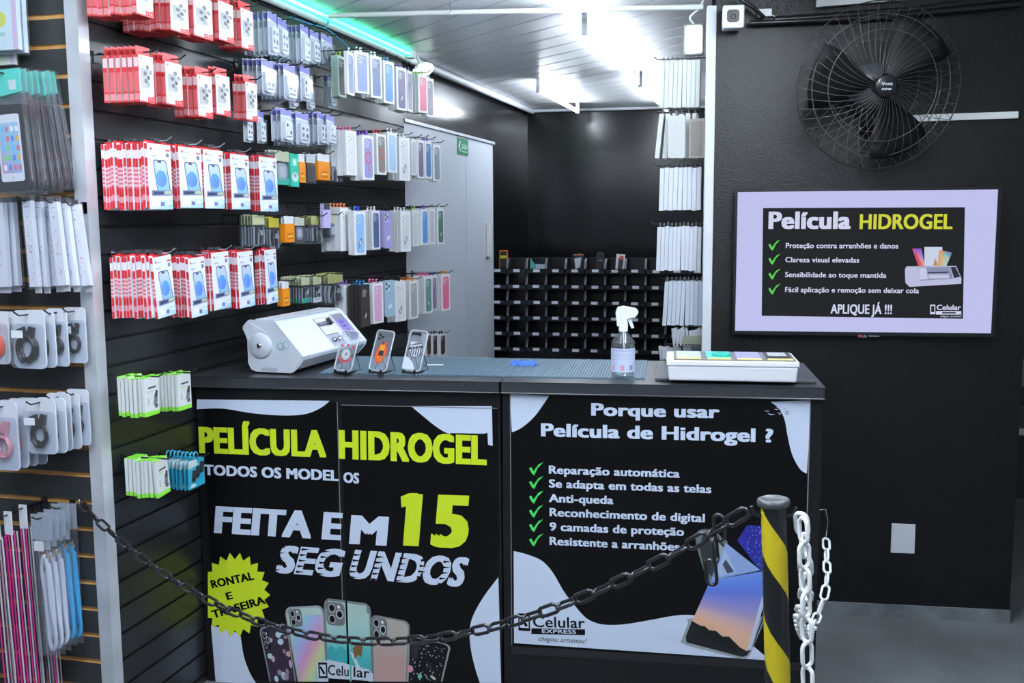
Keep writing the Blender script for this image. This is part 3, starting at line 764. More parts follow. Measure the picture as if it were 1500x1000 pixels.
mb.tube([TW @ Vector(p) for p in ((b2.x, -0.02, b2.z + 0.01), (b2.x + 0.03, -0.02, b2.z - 0.005), (b2.x + 0.01, -0.02, b2.z - 0.02))], 0.003, 'white_plastic', n=6)
tag(mb.build('junction_box', loc='base'), 'small white junction clip holding the black cable on the wall', 'junction box')
sc = empty('security_camera', 'small white cube security camera at the top of the pillar', 'camera', onW(1074, 40, 0.06), YAW)
a = wl(onW(1059, 8, 0.12)); b2 = wl(onW(1090, 41, 0.12))
MB().box(a.x, b2.x, -0.13, -0.05, b2.z, a.z, 'white_plastic', T=TW).build('housing', sc, bevel=0.008)
ccx, ccz = (a.x + b2.x) / 2 - 0.002, (a.z + b2.z) / 2 + 0.002
MB().prism(rrect(ccx - 0.028, ccx + 0.028, ccz - 0.028, ccz + 0.028, 0.014), -0.1325, -0.131, 'black_satin', T=TW).build('front_plate', sc)
MB().lathe([(0.0, 0.004), (0.008, 0.004), (0.012, 0.002), (0.012, 0.0)], 'dark_grey', n=16, T=TW @ Matrix.Translation((ccx, -0.1326, ccz - 0.003)) @ RX).build('lens', sc)
MB().box(ccx - 0.015, ccx + 0.015, -0.05, -0.001, ccz - 0.015, ccz + 0.015, 'white_plastic', T=TW).build('wall_bracket', sc)
a = wl(onW(1306, 766)); b2 = wl(onW(1339, 810))
pl = MB().box(a.x, b2.x, -0.008, -0.0008, b2.z, a.z, 'white_plastic', T=TW).build('wall_plate', loc='base', bevel=0.002)
tag(pl, 'blank white electrical plate low on the black wall', 'wall plate')

# ---- ceiling lamps
def tube_lamp(label, x, y0, y1, z=2.92, glow='tube_glow'):
    r_ = empty('tube_lamp', label, 'lamp', (x, (y0 + y1) / 2, CEIL), 0)
    MB().tube([(x, y0 + 0.03, z), (x, y1 - 0.03, z)], 0.0155, glow, n=10).build('tube', r_)
    for yy in (y0, y1):
        mb = MB().box(x - 0.014, x + 0.014, yy - 0.012, yy + 0.012, z - 0.02, CEIL - 0.0005, 'white_plastic'); mb.build('end_socket', r_)
tube_lamp('lit ceiling tube nearest the shop front', 1.33, 2.95, 5.2)
tube_lamp('lit ceiling tube above the counter, second from the shop front', 1.32, 5.42, 7.5)
tube_lamp('lit ceiling tube half hidden behind the hanging white boxes', 1.32, 7.66, 9.5)
tube_lamp('lit ceiling tube over the grey partition by the black wall', 0.53, 7.75, 9.35)
for k_, (xx_, ya_, yb_) in enumerate(UNSEEN_TUBES): tube_lamp(('added unseen ceiling tube in line with the one over the counter', 'added unseen ceiling tube farthest from the slatted wall', 'unseen ceiling tube before the television wall', 'added unseen ceiling tube nearest the slatted wall')[k_], xx_, ya_, yb_, glow='unseen_glow')
# green tube
g = empty('led_tube', 'green glowing tube light along the ceiling over the slatted wall', 'lamp', (0.09, 4.7, CEIL), 0)
MB().tube([(0.075, 3.25, 2.978), (0.06, 6.2, 2.978)], 0.011, 'green_glow', n=8).build('tube', g)
MB().box(0.045, 0.085, 6.2, 6.26, 2.955, CEIL - 0.0005, 'white_plastic').build('end_socket', g)
MB().box(0.055, 0.095, 3.21, 3.25, 2.955, CEIL - 0.0005, 'white_plastic').build('end_socket', g)
# oval lamp at the end of the case rows
ol = empty('oval_lamp', 'small oval lamp glowing behind the topmost phone case boxes', 'lamp', (0.05, 6.42, 2.82), 0)
pc_ = onY(620, 103, 6.4)
MB().lathe([(0.0, 0.05), (0.03, 0.046), (0.042, 0.02), (0.044, 0.0), (0.0, 0.0)], 'oval_glow', n=18, T=Matrix.Translation(pc_) @ Matrix.Scale(1.7, 4, (1, 0, 0.35)) @ RX).build('diffuser', ol)
MB().tube([pc_, (pc_.x, 6.42, 2.9), (pc_.x - 0.05, 6.42, CEIL - 0.001)], 0.01, 'white_plastic', n=8).build('bracket', ol)
# floodlight
fl0 = onY(1003, 37, 5.2); fl1 = onY(1029, 78, 5.2)
fr_ = empty('floodlight', 'lit floodlight hanging beside the pillar above the white boxes', 'lamp', ((fl0.x + fl1.x) / 2, 5.23, fl0.z), 0)
MB().box(fl0.x - 0.004, fl1.x + 0.004, 5.205, 5.24, fl1.z - 0.006, fl0.z + 0.006, 'mid_grey').build('housing', fr_, bevel=0.004)
MB().prism(rrect(fl0.x + 0.003, fl1.x - 0.003, fl1.z + 0.003, fl0.z - 0.003, 0.012), 5.1995, 5.204, 'flood_glow').build('diffuser', fr_)
mb = MB().tube(smooth_path([((fl0.x + fl1.x) / 2, 5.22, fl0.z + 0.006), ((fl0.x + fl1.x) / 2 - 0.02, 5.22, fl0.z + 0.04), (fl1.x - 0.02, 5.22, fl0.z + 0.08), (fl1.x, 5.21, CEIL - 0.001)]), 0.006, 'ivory', n=6); mb.build('bracket', fr_)
# white conduit under the ceiling
a = onZ(625, 19, 2.965); b2 = onZ(1030, 10, 2.965); c_ = onZ(480, 24, 2.965)
mb = MB().tube([(0.115, a.y - 0.07, 2.965), a, b2], 0.013, 'ivory', n=8)
tag(mb.build('conduit_pipe', loc='base'), 'white conduit pipe crossing the ceiling from the green tube', 'pipe')
ch = onZ(658, 17, 2.96)
mb = MB().tube([ch + Vector((0, 0, 0.04 - 0.0)), ch + Vector((0.012, 0, -0.004)), ch + Vector((0.0, 0, -0.03)), ch + Vector((-0.015, 0, -0.02))], 0.003, 'chrome', n=6)
tag(mb.build('ceiling_hook', loc='base'), 'small metal hook on the white ceiling conduit', 'hook')
pts = [onX(px, py, X) for px, py, X in ((424, 25, 0.04), (450, 34, 0.05), (478, 43, 0.06), (500, 60, 0.05), (513, 72, 0.03))]
mb = MB().tube(smooth_path(pts), 0.004, 'cable_blue', n=6)
pts = [onX(px, py, X) for px, py, X in ((476, 43, 0.06), (481, 34, 0.05), (479, 26, 0.04), (487, 21, 0.03))]
mb.tube(smooth_path(pts), 0.004, 'cable_blue', n=6)
tag(mb.build('cable', loc='base'), 'thin blue cable looping under the green tube light', 'cable')

# ---- exit sign on the partition
so_ = empty('exit_sign', 'green exit sign with white lettering on the grey partition', 'sign', (-0.011, 7.5, 2.35), 0)
a = onX(670, 202, -0.008); b2 = onX(686, 227, -0.008)
y0, y1, z1, z0 = a.y, b2.y, onX(678, 203, -0.008).z, onX(678, 227, -0.008).z
mb = MB().box(-0.0115, -0.008, y0, y1, z0, z1, 'print', '#1c7a52'); mb.build('board', so_)
mb = MB(); w_ = y1 - y0; h_ = z1 - z0
mb.text('SAÍDA', (-0.0072, y0 + w_ * 0.36, z0 + h_ * 0.36), (0, w_ * 0.55, 0), (0, 0, h_ * 0.3), 'print', '#d8ebe4', 0.02)
mb.add([(-0.0074, y0 + w_ * p, z0 + h_ * q) for p, q in ((0.08, 0.5), (0.24, 0.82), (0.3, 0.82), (0.2, 0.5), (0.3, 0.2), (0.24, 0.2))], [(0, 1, 2, 3, 4, 5)], 'print', '#d8ebe4')
mb.add([(-0.0074, y0 + w_ * p, z0 + h_ * q) for p, q in ((0.36, 0.18), (0.92, 0.18), (0.92, 0.25), (0.36, 0.25))], [(0, 1, 2, 3)], 'print', '#b0d5c6')
mb.build('lettering', so_)

# ================================================================== bins behind the counter
YB = 8.46
TB = Matrix.Translation((0, YB, 0)) @ Matrix.Rotation(0.02, 4, 'Z')
PX = 0.1685; PZ = 0.1345
bx0 = onY(732, 400, YB).x - PX * 0.62
bzt = onY(850, 394, YB).z
NCOL, NROW = 13, 6
rk = empty('bin_rack', 'black rack carrying rows of small parts bins behind the counter', 'rack', (bx0 + PX * NCOL / 2, YB + 0.2, 0), 0)
MB().box(bx0, bx0 + PX * NCOL, 0.215, 0.235, 0.05, bzt + 0.09, 'bin_black', T=TB).build('back_panel', rk)
for xx in (bx0 + 0.02, bx0 + PX * NCOL - 0.06): MB().box(xx, xx + 0.04, 0.236, 0.276, 0, bzt + 0.05, 'bin_black', T=TB).build('leg', rk)
for j in range(NROW): MB().box(bx0, bx0 + PX * NCOL, 0.195, 0.214, bzt - 0.03 - j * PZ, bzt - 0.015 - j * PZ, 'bin_black', T=TB).build('rail', rk)
def make_bin():
    w = PX - 0.008; h = PZ - 0.012; dpt = 0.185; lip = 0.040; t = 0.003
    mb = MB()
    mb.box(-w / 2, w / 2, 0, dpt, 0, t, 'bin_black'); mb.box(-w / 2, w / 2, dpt - t, dpt, t, h, 'bin_black')
    mb.box(-w / 2, w / 2, -0.012, -0.012 + t, 0.0, lip, 'bin_black')
    mb.box(-w / 2, w / 2, -0.012, 0.0, lip - 0.004, lip, 'bin_black')
    for s_ in (-1, 1):
        x = s_ * (w / 2 - t / 2)
        T = Matrix.Translation((x, 0, 0)) @ Matrix.Rotation(PI / 2, 4, 'Z')
        mb.prism([(-0.010, 0.0), (dpt, 0.0), (dpt, h), (0.05, h), (0.025, h - 0.012), (-0.010, lip)], -t / 2, t / 2, 'bin_black', T=T)
        mb.tube([(x, -0.011, lip), (x, 0.024, h - 0.012), (x, 0.05, h)], 0.0045, 'bin_edge_shine', n=6)
    return mb
bin0 = None
for j in range(NROW):
    for i in range(NCOL):
        x = bx0 + PX * (i + 0.5); z = bzt - 0.04 - j * PZ
        loc = TB @ Vector((x, 0.008, z))
        lab = f'black small parts bin with a white tag, {ORD[j]} row from the top'
        if bin0 is None:
            bin0 = make_bin().build('storage_bin', loc=loc, rotz=0.02); o = bin0
            lb0 = MB().box(-0.028, 0.028, -0.0136, -0.0122, 0.012, 0.036, 'print', '#d5d8e2').build('label', bin0)
        else:
            o = bin0.copy(); COL.objects.link(o); o.location = loc
            l2 = lb0.copy(); COL.objects.link(l2); l2.parent = o
            l2.location = (RND.uniform(-0.006, 0.006), 0, RND.uniform(-0.002, 0.002))
        tag(o, lab, 'storage bin', f'bins in the {ORD[j]} row of the rack')
def in_bin(i, mbf, name, label, cat, dz=0.0, rz=0.0):
    x = bx0 + PX * (i + 0.5); loc = TB @ Vector((x, 0.05, bzt - 0.04 + 0.0045 + dz))
    return tag(mbf.build(name, loc=loc, rotz=rz), label, cat)
in_bin(0, MB().box(0.0, 0.074, 0.02, 0.032, 0, 0.19, 'print', '#e07a2e').box(0.006, 0.068, 0.0185, 0.0199, 0.01, 0.18, 'print', '#26281f').box(0.01, 0.064, 0.0178, 0.0184, 0.12, 0.145, 'print', '#b9c03a'), 'phone_box', 'orange and black phone accessory box standing in a top row bin', 'box')
in_bin(2, MB().prism([(-0.07, 0), (0.06, 0), (0.05, 0.07), (-0.03, 0.075), (-0.06, 0.12)], 0.02, 0.03, 'print', '#4fa597').prism([(-0.02, 0.02), (0.07, 0.02), (0.07, 0.07), (-0.01, 0.07)], 0.012, 0.019, 'print', '#aab0c8'), 'accessory_pouch', 'teal accessory pouch poking out of a top row bin', 'pouch', rz=0.05)
in_bin(4, MB().prism([(-0.02, 0), (0.055, 0), (0.062, 0.15), (0.02, 0.17), (-0.035, 0.15)], 0.02, 0.034, 'print', '#202124').prism([(-0.01, 0.03), (0.03, 0.05), (0.04, 0.13), (-0.02, 0.12)], 0.0185, 0.0195, 'print', '#c6c8d0').prism([(-0.03, 0.148), (0.058, 0.148), (0.055, 0.157), (-0.03, 0.157)], 0.0182, 0.019, 'print', '#c8743a'), 'accessory_pouch', 'black pouch with a white print and orange edge in a top row bin', 'pouch')
in_bin(5, MB().prism(rrect(0.0, 0.066, 0, 0.175, 0.025), 0.02, 0.028, 'print', '#3a3b3e').prism(rrect(0.008, 0.058, 0.01, 0.165, 0.02), 0.0185, 0.0198, 'print', '#1c1d20').box(0.015, 0.05, 0.0178, 0.0184, 0.1, 0.11, 'print', '#83858c'), 'phone_case', 'dark grey rounded phone case standing in a top row bin', 'phone case', rz=-0.03)
in_bin(6, MB().prism([(-0.01, 0), (0.065, 0), (0.075, 0.155), (-0.0, 0.16)], 0.02, 0.03, 'print', '#d9d6d8').prism([(0.01, 0.03), (0.05, 0.03), (0.06, 0.12), (0.02, 0.13)], 0.0185, 0.0195, 'print', '#3a3b44').prism([(0.025, 0.115), (0.06, 0.112), (0.062, 0.14), (0.03, 0.145)], 0.018, 0.0184, 'print', '#c2574d'), 'phone_box', 'white phone accessory box with a red patch in a top row bin', 'box')

# ================================================================== things on the counter
WT = TOPZ
# ribbed mat
MX0, MX1 = 0.47, 1.825; n = 112
ml = cl(onZ(475, 547, WT)); mr_ = cl(onZ(944, 556.5, WT)); mbk = cl(onZ(966, 528.5, WT))
y0m = (ml.y + mr_.y) / 2; y1m = min(mbk.y, DEP - 0.015)
mb = MB(); x0m, x1m = ml.x - 0.02, mr_.x; st = (x1m - x0m) / n
mb.box(x0m, x1m, y0m, y1m, WT + 0.0004, WT + 0.003, 'mat_blue', T=TCm)
for k in range(n):
    xa = x0m + st * k
    mb.prism([(xa + st * 0.12, WT + 0.003), (xa + st * 0.88, WT + 0.003), (xa + st * 0.72, WT + 0.0062), (xa + st * 0.28, WT + 0.0062)], y0m, y1m, 'mat_blue', T=TCm)
tag(mb.build('counter_mat', loc='base'), 'ribbed blue-grey rubber mat covering the counter top', 'mat')
ZM = WT + 0.0063
# film cutting machine
MO = onZ(373, 546.5, WT); MO = Vector((MO.x, MO.y, WT))
MYAW = math.radians(-2.5); MLEN = 0.60
TMm = Matrix.Translation(MO) @ Matrix.Rotation(MYAW, 4, 'Z')
cm = empty('film_cutter', 'white film cutting machine with a slanted front on the counter', 'cutting machine', MO, MYAW)
PRO = [(0.012, 0.012), (0.168, 0.012), (0.186, 0.020), (0.222, 0.060), (0.226, 0.075), (0.10, 0.214), (0.085, 0.219), (-0.012, 0.219), (-0.024, 0.213), (-0.044, 0.192), (-0.044, 0.182), (-0.024, 0.150), (-0.024, 0.045), (-0.012, 0.020)]
mb = MB().prism(PRO, 0.0, MLEN, 'machine_white', T=TMm); mb.build('body', cm, bevel=0.005)
# slanted face frame: origin at the top edge, s down the slope, y along
sa = Vector((0.10, 0, 0.214)); sb_ = Vector((0.226, 0, 0.075)); sd = (sb_ - sa).normalized(); sn = Vector((-sd.z, 0, sd.x)) * -1
if sn.x < 0: sn = -sn
SL = (sb_ - sa).length
def face_pt(y, s_, o_): return TMm @ (sa + sd * s_ + Vector((0, y, 0)) + sn * o_)
def face_quad(mb, y0, y1, s0, s1, o_, m, col='#ffffff'): mb.poly([face_pt(y0, s0, o_), face_pt(y1, s0, o_), face_pt(y1, s1, o_), face_pt(y0, s1, o_)], m, col)
def face_box(mb, y0, y1, s0, s1, o0, o1, m, col='#ffffff'):
    P = [face_pt(y, s_, o_) for o_ in (o0, o1) for y, s_ in ((y0, s0), (y1, s0), (y1, s1), (y0, s1))]
    mb.add(P, [(0, 3, 2, 1), (4, 5, 6, 7), (0, 1, 5, 4), (1, 2, 6, 5), (2, 3, 7, 6), (3, 0, 4, 7)], m, col)
mb = MB(); face_box(mb, 0.30, 0.42, 0.02, SL - 0.008, -0.001, 0.0012, 'print', '#8b92a4'); mb.build('cutting_bay', cm)
mb = MB(); face_box(mb, 0.302, 0.418, 0.05, 0.062, 0.0014, 0.008, 'print', '#3a3c48'); face_box(mb, 0.400, 0.414, 0.036, 0.07, 0.0014, 0.02, 'print', '#32323a'); mb.build('roller_bar', cm)
mb = MB(); face_box(mb, 0.302, 0.418, 0.072, 0.115, 0.0014, 0.006, 'machine_white'); face_box(mb, 0.302, 0.395, 0.026, 0.044, 0.0014, 0.005, 'machine_white'); mb.build('film_tray', cm)
for yy in (0.33, 0.385):
    P = face_pt(yy, 0.148, 0.006); MB().lathe([(0.0, 0.007), (0.012, 0.006), (0.013, -0.004), (0.0, -0.004)], 'chrome', n=14, T=Matrix.Translation(P) @ TMm.to_3x3().to_4x4() @ Matrix.Rotation(math.radians(42), 4, 'Y')).build('knob', cm)
mb = MB(); face_box(mb, MLEN - 0.135, MLEN - 0.02, 0.012, SL - 0.012, 0.0004, 0.003, 'print', '#b9bccc'); mb.build('screen_frame', cm)
mb = MB()
ys = (MLEN - 0.128, MLEN - 0.027)
face_quad(mb, *ys, 0.018, 0.05, 0.0033, 'screen', '#8f96b4'); face_quad(mb, *ys, 0.05, 0.125, 0.0033, 'screen', '#8d80e6'); face_quad(mb, *ys, 0.125, SL - 0.018, 0.0033, 'screen', '#4a4484')
for k in range(3): face_quad(mb, ys[0] + 0.03, ys[0] + 0.06, 0.06 + 0.024 * k, 0.07 + 0.024 * k, 0.0036, 'screen', '#5648a8')
mb.build('screen', cm)
mb = MB(); mb.prism([(0.108, 0.2145), (0.101, 0.2145), (0.19, 0.02), (0.2255, 0.0765)], -0.004, 0.0, 'machine_white', T=TMm)
face_box(mb, -0.004, 0.055, 0.0, SL + 0.0, 0.0, 0.003, 'machine_white'); mb.build('front_trim', cm)
mb = MB()
P0 = TMm @ Vector((0.128, -0.0045, 0.118)); U_ = TMm.to_3x3() @ Vector((1, 0, 0)); Z_ = Vector((0, 0, 1))
for (cx, cz, col) in ((0.0, 0.0, '#4db4b4'), (0.026, 0.006, '#9fb6d0')):
    mb.tube([P0 + U_ * (cx + 0.012 * math.cos(2 * PI * k / 16)) + Z_ * (cz + 0.014 * math.sin(2 * PI * k / 16)) for k in range(16)], 0.0012, 'print', col, n=4, closed=True)
mb.build('emblem', cm)
RXm = TMm @ Matrix.Translation((0.034, 0, 0.118)) @ RX
MB().lathe([(0.052, -0.002), (0.052, 0.008), (0.048, 0.012), (0.0, 0.0125)], 'machine_white', n=32, T=RXm).build('end_disc', cm)
MB().lathe([(0.010, 0.012), (0.010, 0.0165), (0.0, 0.0165)], 'chrome', n=16, T=RXm).build('screw', cm)
mb = MB().prism([(-0.042, 0.19), (-0.022, 0.214), (0.06, 0.17), (0.03, 0.13), (-0.02, 0.135), (-0.026, 0.15)], -0.006, -0.0002, 'machine_white', T=TMm); mb.build('end_arm', cm, bevel=0.003)
for (xx, yy) in ((0.02, 0.02), (0.02, MLEN - 0.03), (0.16, 0.02), (0.16, MLEN - 0.03)):
    MB().lathe([(0.011, 0.0005), (0.012, 0.012), (0.0, 0.012)], 'dark_grey', n=12, T=TMm @ Matrix.Translation((xx, yy, 0))).build('foot', cm)
MB().box(-0.005, 0.09, 0.03, MLEN - 0.02, 0.2191, 0.224, 'machine_white', T=TMm).build('top_cover', cm, bevel=0.002)
MB().prism([(0.03, 0.012), (0.11, 0.012), (0.105, 0.026), (0.035, 0.026)], -0.0012, -0.0002, 'print', '#a9b0be', T=TMm).build('end_slot', cm)

# phone cases on little stands
def case_on_stand(px, py, label_c, label_s, art):
    b0 = onZ(px, py, ZM); yaw = math.radians(-16); tilt = math.radians(20)
    W, H = 0.089, 0.168
    T = Matrix.Translation((b0.x, b0.y, ZM)) @ Matrix.Rotation(yaw, 4, 'Z')
    # stand
    st_ = empty('phone_stand', label_s, 'stand', (b0.x, b0.y, ZM), yaw)
    mb = MB()
    mb.box(-0.034, 0.034, -0.012, 0.045, 0.0, 0.004, 'black_plastic', T=T)
    mb.build('base', st_)
    for s_ in (-1, 1):
        MB().prism([(-0.019, 0.0), (-0.0121, 0.0), (-0.0095, 0.012), (-0.016, 0.016)], s_ * 0.028 - 0.004, s_ * 0.028 + 0.004, 'black_plastic', T=T @ Matrix.Rotation(PI / 2, 4, 'Z')).build('hook', st_)
        MB().tube([T @ Vector(p) for p in ((s_ * 0.025, 0.014, 0.004), (s_ * 0.025, 0.052, 0.085), (s_ * 0.025, 0.085, 0.004), (s_ * 0.025, 0.02, 0.0035))], 0.0022, 'black_plastic', n=6).build('leg', st_)
    TT = T @ Matrix.Translation((0, -0.002, 0.0105)) @ Matrix.Rotation(-tilt, 4, 'X') @ Matrix.Translation((0, 0, 0.0)) @ Matrix.Rotation(math.radians(3), 4, 'Y')
    c = empty('phone_case', label_c, 'phone case', TT @ Vector((0, 0, 0)), yaw)
    mb = MB().prism(rrect(-W / 2, W / 2, 0, H, 0.014, 5), -0.0015, 0.0, 'clear_case', T=TT); mb.build('back_sheet', c)
    rim = [(x, -0.0005, z) for x, z in rrect(-W / 2, W / 2, 0, H, 0.014, 5)]
    MB().tube(rim, 0.0034, 'milky_film', n=6, closed=True, T=TT).build('rim', c)
    art(c, TT, W, H)
    return c
def art_badge(c, TT, W, H):
    mb = MB(); cz = 0.068
    mb.sheet(circ(0, cz, 0.026, 28), -0.0020, 'print', '#45484c', TT); mb.sheet(circ(0, cz, 0.0235, 28), -0.0022, 'print', '#d9dbe0', TT); mb.sheet(circ(0, cz, 0.0165, 24), -0.0024, 'print', '#85888e', TT); mb.sheet(circ(0, cz, 0.015, 24), -0.0026, 'print', '#cfd2d8', TT)
    for k in range(18):
        a = 2 * PI * k / 18; mb.sheet(rot2([(0.0185, -0.0018), (0.0215, -0.0018), (0.0215, 0.0018), (0.0185, 0.0018)], math.degrees(a)), -0.0026, 'print', '#54575c', TT @ Matrix.Translation((0, 0, cz)))
    for x in (-0.006, -0.001, 0.004): mb.sheet([(x, cz - 0.006), (x + 0.004, cz - 0.006), (x + 0.004, cz + 0.008), (x, cz + 0.008)], -0.0028, 'print', '#6b6e75', TT)
    red = '#d64552'
    for dx, dz, an in ((-0.028, 0.034, 35), (0.0, 0.038, 0), (0.028, 0.034, -35)):
        mb.sheet(rot2([(dx - 0.006, cz + dz - 0.004), (dx + 0.006, cz + dz - 0.004), (dx + 0.004, cz + dz + 0.006), (dx - 0.004, cz + dz + 0.006)], an, dx, cz + dz), -0.0024, 'print', red, TT)
    arc = [(0.036 * math.cos(t), cz + 0.036 * math.sin(t)) for t in [math.radians(205 + 130 * k / 12) for k in range(13)]] + [(0.029 * math.cos(t), cz + 0.029 * math.sin(t)) for t in [math.radians(335 - 130 * k / 12) for k in range(13)]]
    mb.sheet(arc, -0.0018, 'print', red, TT); mb.sheet(rot2([(-0.034, cz - 0.02), (-0.026, cz - 0.02), (-0.026, cz - 0.012), (-0.038, cz - 0.01)], 0), -0.0019, 'print', red, TT); mb.sheet([(0.034, cz - 0.02), (0.026, cz - 0.02), (0.026, cz - 0.012), (0.038, cz - 0.01)], -0.0019, 'print', red, TT)
    mb.build('printed_badge', c)
    mb = MB(); mb.tube([(x, -0.003, z) for x, z in rrect(-0.034, -0.002, H - 0.044, H - 0.012, 0.010)], 0.0014, 'milky_film', n=5, closed=True, T=TT); mb.build('camera_opening', c)
def art_flame(c, TT, W, H):
    mb = MB(); r = random.Random(4); pts = []
    for k in range(40):
        a = 2 * PI * k / 40; q = 1.0 if k % 2 else 0.84
        q *= r.uniform(0.93, 1.07); wv = 0.026 + 0.006 * math.sin(a * 2 + 0.5)
        pts.append((wv * q * math.cos(a), 0.075 + 0.05 * q * math.sin(a)))
    mb.sheet(pts, -0.0018, 'print', '#df4a22', TT); mb.sheet([(x * 0.78, 0.075 + (z - 0.075) * 0.8) for x, z in pts], -0.0020, 'print', '#ee6a2e', TT)
    mb.sheet([(x * 0.6, 0.075 + (z - 0.075) * 0.62) for x, z in pts], -0.0021, 'print', '#e0381f', TT)
    mb.sheet(rrect(-0.011, 0.012, 0.082, 0.108, 0.005), -0.0023, 'print', '#d8a02c', TT); mb.sheet([(-0.013, 0.062), (0.014, 0.062), (0.011, 0.084), (-0.011, 0.084)], -0.0024, 'print', '#26242a', TT)
    mb.sheet([(-0.009, 0.04), (-0.003, 0.04), (-0.002, 0.063), (-0.010, 0.063)], -0.0024, 'print', '#c98a3c', TT); mb.sheet([(0.003, 0.04), (0.009, 0.04), (0.010, 0.063), (0.002, 0.063)], -0.0024, 'print', '#c98a3c', TT)
    mb.sheet(circ(0, 0.115, 0.006, 12), -0.0024, 'print', '#5a3a2a', TT)
    mb.build('printed_flame', c)
    mb = MB()
    for dx, dz in ((-0.024, 0.148), (-0.010, 0.14), (-0.026, 0.132)): mb.sheet(circ(dx, dz, 0.0056, 12), -0.0024, 'print', '#0f1012', TT)
    mb.build('camera_opening', c)
def art_shield(c, TT, W, H):
    mb = MB()
    sh = [(-0.035, 0.104), (0.03, 0.118), (0.036, 0.1), (0.036, 0.072), (0.018, 0.058), (0.0, 0.055), (-0.016, 0.062), (-0.034, 0.082)]
    mb.sheet(sh, -0.0018, 'print', '#2b2d34', TT)
    mb.sheet([(x * 0.92 + 0.0005, 0.083 + (z - 0.083) * 0.9) for x, z in sh], -0.0019, 'print', '#c9ced8', TT)
    for k in range(5):
        x = -0.020 + 0.0115 * k
        mb.sheet([(x, 0.065 + 0.0 * k if k else 0.075), (x + 0.005, 0.062), (x + 0.005, 0.1), (x, 0.1)], -0.0021, 'print', '#2b2d34', TT)
    mb.sheet([(-0.034, 0.094), (0.034, 0.110), (0.034, 0.099), (-0.034, 0.084)], -0.0023, 'print', '#31343c', TT)
    mb.text('S F C', TT @ Vector((-0.020, -0.0025, 0.0895)), TT.to_3x3() @ Vector((0.042, 0, 0.009)), TT.to_3x3() @ Vector((0, 0, 0.0075)), 'print', '#d0d4dc', 0.01)
    mb.sheet([(-0.042, 0.004), (0.018, 0.004), (0.004, 0.03), (-0.02, 0.05), (-0.042, 0.056)], -0.0018, 'print', '#d3dae6', TT)
    mb.sheet([(-0.032, 0.118), (0.006, 0.121), (-0.028, 0.104)], -0.0017, 'print', '#d3dae6', TT)
    mb.build('printed_shield', c)
    mb = MB(); mb.prism(rrect(-0.034, 0.014, H - 0.02, H - 0.009, 0.005), -0.0024, -0.0017, 'black_satin', T=TT); mb.build('camera_opening', c)
case_on_stand(502, 546, 'clear phone case with a round grey and red club badge', 'small black stand under the round badge phone case', art_badge)
case_on_stand(553, 546, 'clear phone case printed with an orange flame figure', 'small black stand under the flame printed phone case', art_flame)
case_on_stand(602, 546, 'clear phone case with a black and white striped shield', 'small black stand under the striped shield phone case', art_shield)
# applicator tool
a = onZ(624, 536, ZM); b2 = onZ(650, 535, ZM)
mb = MB().box(-0.036, 0.036, -0.006, 0.006, 0.0004, 0.006, 'ivory').box(-0.05, -0.036, -0.004, 0.004, 0.0004, 0.004, 'dark_grey')
tag(mb.build('applicator_tool', loc=(a + b2) / 2, rotz=0.25, bevel=0.001), 'thin pale applicator tool lying on the ribbed mat', 'tool')
# blue cloth
cc = onZ(767, 534, ZM); N = 18; v = []; f = []; r = random.Random(8)
for j in range(7):
    for i in range(N):
        u, w_ = i / (N - 1) - 0.5, j / 6 - 0.5
        z = 0.006 + 0.012 * abs(math.sin(u * 17 + w_ * 5)) * (1 - abs(w_) * 1.4) + 0.006 * r.random()
        v.append((u * 0.105 + 0.006 * math.sin(w_ * 9), w_ * (0.06 + 0.02 * math.sin(u * 8)) + 0.008 * math.sin(u * 11), max(0.0006, z if 0 < j < 6 and 0 < i < N - 1 else 0.001)))
for j in range(6):
    for i in range(N - 1): f.append((j * N + i, j * N + i + 1, (j + 1) * N + i + 1, (j + 1) * N + i))
mb = MB().add(v, f, 'blue_cloth', smooth=True)
mb.tube([(0.02, -0.025, 0.004), (0.05, -0.03, 0.006), (0.062, -0.012, 0.005), (0.05, 0.004, 0.006)], 0.004, 'blue_cloth', n=6)
tag(mb.build('cloth', loc=cc, rotz=0.1), 'crumpled bright blue cloth lying on the ribbed mat', 'cloth')
# spray bottle
bo = onZ(912.5, 551, ZM); sb = empty('spray_bottle', 'clear spray bottle with a white trigger head on the counter', 'spray bottle', (bo.x, bo.y, ZM), 0.1)
T = Matrix.Translation((bo.x, bo.y, ZM)) @ Matrix.Rotation(0.1, 4, 'Z')
MB().lathe([(0.0, 0.0), (0.040, 0.0), (0.046, 0.006), (0.0475, 0.03), (0.0475, 0.115), (0.046, 0.128), (0.0475, 0.134), (0.045, 0.142), (0.020, 0.172), (0.0145, 0.178), (0.0145, 0.186)], 'clear_bottle', n=32, T=T).build('bottle', sb)
MB().lathe([(0.0, 0.002), (0.0445, 0.003), (0.0455, 0.06), (0.0, 0.0605)], 'clear_bottle', n=24, T=T).build('liquid', sb)
mb = MB(); n = 18
arc = [(0.0481 * math.sin(t), -0.0481 * math.cos(t)) for t in [math.radians(-78 + 156 * k / n) for k in range(n + 1)]]
